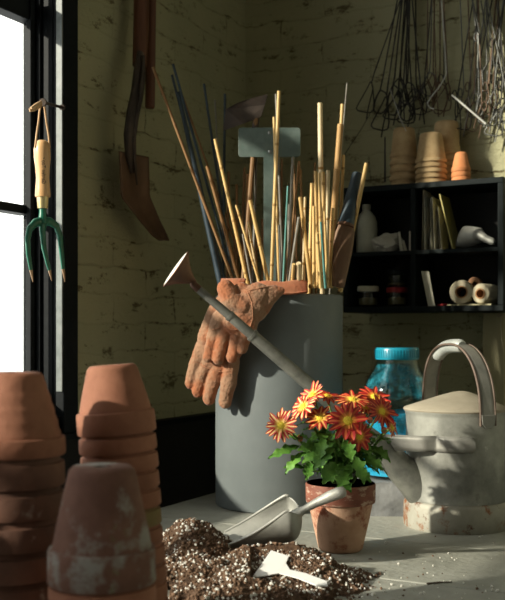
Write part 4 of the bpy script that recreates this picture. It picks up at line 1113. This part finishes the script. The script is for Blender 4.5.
# spools
def spool(px, o, r, ri, L, z, m, label, yaw=0):
    c = on(px, z+r, o); Fs = Matrix.Translation(c) @ MRr @ Matrix.Rotation(yaw, 4, 'Z') @ Matrix.Rotation(R(90), 4, 'X')
    s = thing('twine_spool', label, 'spool', Mx=Fs)
    MB().lathe([(ri, -L/2), (r-.003, -L/2), (r, -L/2+.004), (r*1.0, L/2-.004), (r-.003, L/2), (ri, L/2)], 32, Fs, close=True).build('twine', m, s, smooth=40)
    MB().lathe([(ri+.0005, -L/2-.002), (ri+.0005, L/2+.002), (ri-.0025, L/2+.002), (ri-.0025, -L/2-.002)], 24, Fs, close=True).build('core', M['cardboard'], s, smooth=40)
k = mm(465, .11)
tz = zb0+T_+.004
b0, b1 = on(447, zb0+T_, .155), on(491, zb0+T_, .155)
tag(MB().prism([b0, b1, b1-NR*.09, b0-NR*.09], V((0, 0, .0038))).build('thin_board', M['batten'], origin=b0, smooth=0), 'thin flat board lying under the twine spools', 'board')
spool(463.5, .105, 12*k, 6*k, .075, tz, M['cream'], 'largest cream twine spool with a dark hollow core on the shelf', R(8))
spool(486.5, .115, 10*k, 5*k, .065, tz, M['cream'], 'smaller cream twine spool with a brown core at the shelf end', R(-12))
spool(476, .075, 6.5*k, 3*k, .09, tz+14.3*k, M['brown_twine'], 'brown twine spool lying on top between the cream spools', R(10))
b0 = on(438, zb0+T_+.003, .13)
tag(MB().tube([b0, b0+DR*.028+NR*.01], .0028, 8).build('red_pencil', M['red_lid'], origin=b0), 'short red stick lying in the lower right pigeonhole', 'stick')

# cord on the batten
p = [wr(499, 314, .034), wr(501, 318, .034), wr(500.5, 326, .032), wr(502, 340, .030), wr(503.5, 352, .029)]
tag(MB().tube(p, .0016, 8).tube([wr(497, 316, .032), wr(500.5, 317.5, .038), wr(503, 315.5, .033)], .0018, 8).build('hemp_cord', M['cord'], origin=p[0]), 'pale cord hanging from under the right end of the shelf', 'cord')

# ------------------------------------------------------------------ wire hangers
ra, rb_ = wr(396, -30, .055), wr(522, -30, .055)
rl = thing('hanging_rail', 'thin iron rail on the back wall carrying the wire hangers', 'rail', ra)
MB().tube([ra, rb_], .0035, 10).build('rod', M['iron'], rl)
for c_ in (lerp(ra, rb_, .06), lerp(ra, rb_, .94)): MB().tube([c_, c_-NR*.0535], .003, 8).build('bracket', M['iron'], rl)
def hanger(top, neck, shape, o, r, m, label, group):
    """straight wire from its nail to a bent foot"""
    mb = MB(); A = wr(top[0], -30, .055); N_ = wr(neck[0], neck[1], o); k = N_.y/1000
    def q(dx, dy, do=0): return N_+DR*(dx*k*1.1)+V((0, 0, -dy*k))+NR*do
    if shape == 'tri':
        s = rnd.uniform(.85, 1.1); f = rnd.choice((1, -1)) if label is None else 1
        body = [A, N_+V((0, 0, .0)), q(1.5*f, 4), q(2.5*f, 15*s), q(3*f, 28*s), q(0, 32*s), q(-8*f, 30*s), q(-15*f, 27*s), q(-13*f, 22*s), q(-7*f, 12*s), q(-2*f, 3), q(0, -1, .004), q(2*f, 3, .006), q(3*f, 8, .006), q(-1*f, 22*s, .006), q(-4*f, 38*s, .004)]
    elif shape == 'hook':
        s = rnd.uniform(.8, 1.2); f = rnd.choice((1, -1))
        body = [A, N_, q(-1*f, 3), q(-2*f, 10*s), q(-1*f, 28*s), q(0, 38*s)]
        ln = rnd.uniform(24, 38); tx = rnd.uniform(-7, 7)
        body = [A, N_, q(.3*f, 3, .002), q(1*f, 6, .004), q(3.2*f, 8, .006), q(5*f, 5, .006), q(4.6*f, 0, .005), q(2.2*f, -2.5, .004), q(.5*f+tx*.1, 2, .006), q(tx*.55, ln*.5, .006), q(tx, ln, .006)]
    else:                # loop
        s = rnd.uniform(.8, 1.2); f = rnd.choice((1, -1))
        body = [A, N_, q(2*f, 4), q(6*f, 12*s), q(8*f, 22*s), q(3*f, 30*s), q(-5*f, 26*s), q(-8*f, 14*s, .003), q(-3*f, 2, .005), q(3*f, 5, .006), q(7*f, 26*s, .006)]
    # smooth the bends
    P_ = [body[0]]
    for a, b in zip(body[:-1], body[1:]):
        P_ += [lerp(a, b, .33), lerp(a, b, .67)] if b is not body[1] else [lerp(a, b, .5), lerp(a, b, .92)]
    P_.append(body[-1])
    mb.tube(P_, r, 6)
    tag(mb.build('wire_hanger', m, origin=N_, smooth=60), label or 'wire', 'wire hanger', group)
WD, WG, WRu = M['wire'], M['wire_grey'], M['wire_rust']
G1, G2, G3 = 'dark wire hangers in the left bunch', 'mixed wire hangers in the middle bunch', 'tangled wire hangers in the right bunch'
l1, l2, l3 = 'black wire hanger in the left bunch above the brown fibre pots', 'wire hanger in the middle bunch above the sunlit fibre pots', 'wire hanger in the tangled right bunch by the bright wall'
hanger((411, -24), (371, 82), 'tri', .030, .0017, WD, 'black wire hanger with triangular foot, farthest left of all hangers', None)
for i, (nk, sh_, top) in enumerate((((381, 88), 'loop', 411), ((386, 97), 'tri', 412), ((394, 83), 'loop', 410), ((398, 92), 'tri', 413), ((408, 80), 'loop', 412), ((403, 90), 'hook', 411), ((416, 86), 'loop', 414), ((412, 96), 'tri', 412), ((400, 76), 'loop', 413), ((421, 92), 'hook', 414), ((406, 98), 'loop', 411))):
    hanger((top-8+1.6*(i % 7), -24), nk, sh_, .030+.006*(i % 6), .0019, WD, l1, G1)
for i, (nk, sh_, m, top) in enumerate((((427, 78), 'loop', WRu, 434), ((433, 74), 'tri', WRu, 436), ((440, 80), 'loop', WRu, 436), ((436, 84), 'hook', WRu, 437), ((424, 86), 'tri', WD, 433), ((444, 76), 'hook', WD, 438), ((430, 70), 'loop', WG, 435), ((448, 83), 'tri', WRu, 439))):
    hanger((top-6+(i*5 % 13), -32), nk, sh_, .030+.007*(i % 5), .0016, m, l2, G2)
for i, (nk, sh_, m, top) in enumerate((((464, 90), 'hook', WG, 470), ((471, 84), 'hook', WRu, 471), ((479, 95), 'hook', WG, 473), ((458, 92), 'hook', WD, 468), ((484, 88), 'loop', WG, 474), ((489, 84), 'hook', WRu, 497), ((494, 92), 'tri', WG, 498), ((480, 34), 'hook', WG, 474), ((499, 88), 'hook', WRu, 499), ((474, 100), 'loop', WRu, 472), ((487, 74), 'hook', WG, 496), ((502, 96), 'loop', WG, 500), ((492, 102), 'hook', WRu, 497), ((468, 98), 'tri', WD, 471), ((505, 80), 'hook', WD, 500), ((482, 104), 'hook', WRu, 475), ((497, 60), 'loop', WD, 499), ((478, 70), 'hook', WD, 505), ((490, 58), 'loop', WG, 476), ((503, 66), 'hook', WG, 486), ((486, 108), 'hook', WRu, 508), ((500, 108), 'tri', WG, 484), ((495, 40), 'hook', WD, 508), ((508, 100), 'loop', WG, 492), ((475, 88), 'loop', WG, 493))):
    hanger((top+(i*7 % 23)-11, -35 if top < 480 else -32), nk, sh_, .028+.006*(i % 8), .0017, m, l3, G3)
# a bent rod paled as if sunlit, a straight rod and a fine wire
p = [wr(441, -6, .07), wr(446.5, 74, .075), wr(440, 86, .078), wr(431, 97, .08), wr(427.5, 103, .08), wr(429, 107, .08), wr(434, 109, .078)]
tag(MB().tube(p, .0019, 8).build('bent_rod', M['wire_sunlit_tone'], origin=p[2]), 'grey rod paled as if sunlit, bent to a hook, in front of the rusty loops', 'rod')
a, b = wr(452, 95, .085), wr(486, 124, .09)
tag(MB().tube([a, b], .0026, 8).build('metal_rod', M['wire_sunlit_tone'], origin=a), 'straight rod paled as if sunlit, stuck slantwise through the right bunch', 'rod')
p = [wr(389.5, 88, .085), wr(395, 103, .10), wr(400, 118, .118), wr(406, 131, .128)]
tag(MB().tube(p, .0011, 6).build('fine_wire', M['wire_sunlit_tone'], origin=p[0]), 'fine bright wire hanging over the shaded fibre pots', 'wire')
p = [wr(456, 100, .05), wr(455, 112, .05), wr(457.5, 130, .05), wr(459.5, 147, .05), wr(461, 130, .05), wr(460, 112, .05), wr(457, 100, .05)]
tag(MB().tube(p, .0016, 6).build('hairpin_wire', WD, origin=p[0]), 'long dark hairpin wire hanging right behind the tallest fibre stack', 'wire')
p = [wr(372, 110, .02), wr(362, 128, .012), wr(350, 146, .006), wr(344, 156, .004)]
tag(MB().tube(p, .0010, 6).build('loose_wire', WD, origin=p[0]), 'thin dark wire slanting down the wall left of the hangers', 'wire')
a, b = wr(385, 182, .10), wr(385, 137, .10)
tag(MB().tube([a, b], [.0028, .0018], 8).build('iron_spike', M['wire'], origin=V((a.x, a.y, zt0))), 'thin dark spike standing on the shelf left of the fibre pots', 'spike')

# ------------------------------------------------------------------ spade and handle on the left wall
sp_o = .055
sd = thing('garden_spade', 'old spade hanging blade down on the wall, dark strapped shaft', 'spade', wl(135, 150, sp_o))
MB().tube([wl(142, -60, sp_o-.01), wl(141.5, 0, sp_o-.01), wl(141, 30, sp_o-.008), wl(139.5, 66, sp_o-.004)], [.021, .0215, .0215, .0195], 18, flat=(NL, .75)).build('shaft', M['wood_red'], sd, smooth=60)
mb = MB()
neck = [wl(140.5, 52, sp_o+.004), wl(139.5, 75, sp_o+.006), wl(137, 95, sp_o+.010), wl(132.5, 115, sp_o+.016), wl(129.5, 135, sp_o+.016), wl(130.5, 156, sp_o+.006), wl(133, 172, sp_o)]
mb.tube(neck, [.010, .0195, .0195, .0190, .0180, .0165, .010], 18, flat=(NL, .6)).build('neck', M['iron'], sd, smooth=60)
MB().tube([wl(143.5, 56, sp_o+.018), wl(143, 75, sp_o+.022), wl(140, 98, sp_o+.026), wl(136.5, 118, sp_o+.028), wl(134, 138, sp_o+.026), wl(134.5, 158, sp_o+.016), wl(137, 185, sp_o+.008)],
          [.004, .0055, .0055, .0055, .005, .0045, .002], 10).build('strap', M['iron'], sd, smooth=60)
L_ = [(120, 151), (120.7, 165), (121.3, 180), (122, 196), (131, 208), (142, 222), (153, 235), (160, 240)]
R_ = [(149, 157), (149.3, 170), (149.7, 183), (150, 196), (155, 208), (160.5, 221), (166.5, 234), (168.5, 241)]
def blade(u, v):
    k = v*(len(L_)-1); i = min(int(k), len(L_)-2); f = k-i
    l = lerp(V((*L_[i], 0)), V((*L_[i+1], 0)), f); r = lerp(V((*R_[i], 0)), V((*R_[i+1], 0)), f)
    c = lerp(l, r, u)
    return wl(c.x, c.y, sp_o+.002-.010*math.sin(math.pi*u)-.02*max(0, v-.45)*0+.004)
o = MB().grid(blade, 13, 30).build('blade', M['rust'], sd, smooth=60); s = o.modifiers.new('s', 'SOLIDIFY'); s.thickness = .0035; bake(o)
h = MB().tube([wl(151, -60, .03), wl(151, 0, .03), wl(150.5, 60, .03), wl(150, 107, .03), wl(150, 108.5, .03)], [.0125, .0125, .012, .0118, .009], 16)
tag(h.build('tool_handle', M['wood_red'], origin=wl(150, 108, .03)), 'reddish brown wooden tool handle hanging behind the spade', 'handle')

# ------------------------------------------------------------------ hand fork on the window frame
fo = .042
hk2 = wl(43, 102.5, fo+.022); hk = wl(62.5, 107.5, .026)
dk = (hk2-hk).normalized()
tag(MB().tube([hk, hk2], .0032, 10).tube([hk2, hk2+dk*.004], [.0085, .0075], 14).tube([hk, hk+dk*.005], [.007, .006], 14).build('iron_peg', M['iron'], origin=hk), 'round metal peg on the window frame holding the hand fork', 'peg')
fk = thing('hand_fork', 'hand fork with pale wooden handle and three green tines', 'fork', wl(43, 215, fo))
kf = wl(43, 170, fo).y/1000
def q(px, py, d=0): return wl(px, py, fo+d)
hp_ = [(42, 140.5, 4), (42, 143, 6.6), (42, 149, 8.2), (42.3, 158, 8.2), (42.6, 168, 7.1), (42.8, 178, 6.5), (42.8, 188, 7.2), (42.8, 195, 7.6), (42.8, 197, 7.4)]
hdl = MB().tube([q(a, b) for a, b, _ in hp_], [r*kf for *_, r in hp_], 24).build('handle', M['ash'], fk, smooth=60)
MB().tube([q(42.8, 196.5), q(42.8, 208.5)], [6.0*kf, 5.3*kf], 20).build('ferrule', M['brass'], fk, smooth=40)
G = M['green']
MB().tube([q(42.8, 207), q(42.6, 215), q(42.5, 224)], [3.6*kf, 3.8*kf, 5.4*kf], 14).build('neck', G, fk, smooth=60)
ti = [[(43, 221, 4.6), (35, 223, 4.4), (29.5, 229, 4.0), (27.5, 239, 3.6), (28.5, 255, 3.1), (31, 270, 2.3)], [(42.6, 220, 5), (42.5, 232, 3.9), (44, 248, 3.3), (47.5, 263, 2.6), (49.5, 270, 2.2)],
      [(42.5, 221, 4.6), (50, 221.5, 4.4), (56.5, 226, 4.0), (60, 236, 3.6), (61.5, 252, 3.1), (63.2, 269, 2.3)]]
tips = [(33, 282), (51.7, 281), (65, 282)]
for ch, tp in zip(ti, tips):
    t = MB().tube([q(a, b, .010*((b-221)/60)) for a, b, _ in ch], [r*kf for *_, r in ch], 12, flat=(NL, .6)).build('tine', G, fk, smooth=60)
    a, b, r = ch[-1]
    MB().tube([q(a, b, .008), q(*tp, .010)], [r*kf, .5*kf], 10, flat=(NL, .6)).build('worn_tip', M['tine_tip'], t, smooth=60)
MB().tube([q(35.2, 148, .006), q(36.5, 136, .008), q(38.5, 122, .014), q(40, 108, .018), q(42.5, 101.5, .020), q(44.5, 107, .018), q(46.5, 122, .014), q(48.8, 136, .008), q(49.6, 148, .005)], .0021, 8).build('strap', M['leather'], fk, smooth=60)
MB().tube([q(42, 104, .026), q(38, 106, .028), q(33, 109, .027), q(29.5, 110, .025)], [.0025, .0065, .0055, .0035], 8, flat=(NL, .5)).tube([q(41, 102, .030), q(37, 104.5, .033), q(31, 108, .031)], [.003, .004, .0025], 8).build('strap_knot', M['leather'], fk, smooth=60)
# printed lettering wrapped round the handle, reading upwards
cu = bpy.data.curves.new('lettering', 'FONT'); cu.body = 'Garden Tools'; cu.size = 1; cu.align_x = 'CENTER'; cu.align_y = 'CENTER'; cu.shear = .25; cu.offset = .006
to = bpy.data.objects.new('lettering', cu); COL.objects.link(to)
bpy.context.view_layer.update(); dg = bpy.context.evaluated_depsgraph_get(); tm = bpy.data.meshes.new_from_object(to.evaluated_get(dg))
bm = bmesh.new(); bm.from_mesh(tm); bmesh.ops.triangulate(bm, faces=bm.faces)
vs = [v.co.copy() for v in bm.verts]; fs = [[v.index for v in f.verts] for f in bm.faces]; bm.free()
bpy.data.objects.remove(to); bpy.data.meshes.remove(tm)
Lx = max(v.x for v in vs)-min(v.x for v in vs); scl = 26*kf/Lx
cen = q(42.7, 172); axd = (q(42.9, 190)-q(42.5, 156)).normalized(); toC = (V((0, 0, CAMZ))-cen); toC.z = 0; toC.normalize(); 
toC = (toC-axd*toC.dot(axd)).normalized(); rgt = axd.cross(toC).normalized()
if rgt.x < 0: rgt = -rgt
out = []
for v in vs:
    al = -v.x*scl; ac = v.y*scl*1.25      # reads upwards
    py = 172+al/kf
    import bisect
    rr = 7.3
    for (a0, b0, r0), (a1, b1, r1) in zip(hp_[:-1], hp_[1:]):
        if b0 <= py <= b1: rr = lerp(r0, r1, (py-b0)/(b1-b0))
    rr = rr*kf+.0004; th = ac/rr+.12
    out.append(cen+axd*al+rgt*rr*math.sin(th)+toC*rr*math.cos(th))
mb = MB(); mb.add(out, fs); mb.build('lettering', M['ink'], hdl, smooth=0)

# ------------------------------------------------------------------ light
def sun_dir(az, el): return V((math.cos(R(az))*math.cos(R(el)), math.sin(R(az))*math.cos(R(el)), -math.sin(R(el))))
SD = sun_dir(24.5, 21)
ld = bpy.data.lights.new('sun', 'SUN'); ld.energy = 7.5; ld.angle = R(1.6); ld.color = (1, .92, .77)
lo = bpy.data.objects.new('sun', ld); COL.objects.link(lo)
lo.rotation_euler = SD.to_track_quat('-Z', 'Y').to_euler(); lo.location = (-2.5, -.5, 3)
w = bpy.data.worlds.new('sky'); sc.world = w; w.use_nodes = True
nt = w.node_tree; N = nt.nodes; L = nt.links; bg = N['Background']
tc = N.new('ShaderNodeTexCoord'); dp = N.new('ShaderNodeVectorMath'); dp.operation = 'DOT_PRODUCT'
L.new(tc.outputs['Generated'], dp.inputs[0]); dp.inputs[1].default_value = (-NL.x, -NL.y, 0)
mr = N.new('ShaderNodeMapRange'); mr.interpolation_type = 'SMOOTHSTEP'; mr.inputs[1].default_value = -.05; mr.inputs[2].default_value = .30; mr.inputs[3].default_value = 0; mr.inputs[4].default_value = 1
L.new(dp.outputs['Value'], mr.inputs[0])
dq_ = N.new('ShaderNodeVectorMath'); dq_.operation = 'DOT_PRODUCT'; L.new(tc.outputs['Generated'], dq_.inputs[0]); dq_.inputs[1].default_value = (.95, -.02, .30)
m2 = N.new('ShaderNodeMapRange'); m2.interpolation_type = 'SMOOTHSTEP'; m2.inputs[1].default_value = .35; m2.inputs[2].default_value = .95
L.new(dq_.outputs['Value'], m2.inputs[0])
ma = N.new('ShaderNodeMix'); ma.data_type = 'RGBA'; L.new(m2.outputs[0], ma.inputs['Factor'])
ma.inputs['A'].default_value = (.030, .029, .022, 1); ma.inputs['B'].default_value = (.42, .42, .30, 1)
mx = N.new('ShaderNodeMix'); mx.data_type = 'RGBA'; L.new(mr.outputs[0], mx.inputs['Factor'])
L.new(ma.outputs['Result'], mx.inputs['A']); mx.inputs['B'].default_value = (2.4, 2.4, 2.3, 1)
L.new(mx.outputs['Result'], bg.inputs['Color']); bg.inputs['Strength'].default_value = 1

# ------------------------------------------------------------------ camera
cd = bpy.data.cameras.new('camera'); cam = bpy.data.objects.new('camera', cd); COL.objects.link(cam); sc.camera = cam
cd.sensor_width = 36; cd.sensor_fit = 'AUTO'; cd.lens = 60; cd.shift_y = 35/600; cd.clip_start = .02
cam.location = (0, 0, CAMZ); cam.rotation_euler = (R(90), 0, 0)
cd.dof.use_dof = True; cd.dof.focus_distance = 1.82; cd.dof.aperture_fstop = 7.0
vs_ = sc.view_settings; vs_.view_transform = 'Standard'; vs_.look = 'None'; vs_.exposure = 0; vs_.gamma = 1; vs_.use_curve_mapping = False
sc.cycles.use_denoising = True
sc.cycles.max_bounces = 8; sc.cycles.transparent_max_bounces = 16
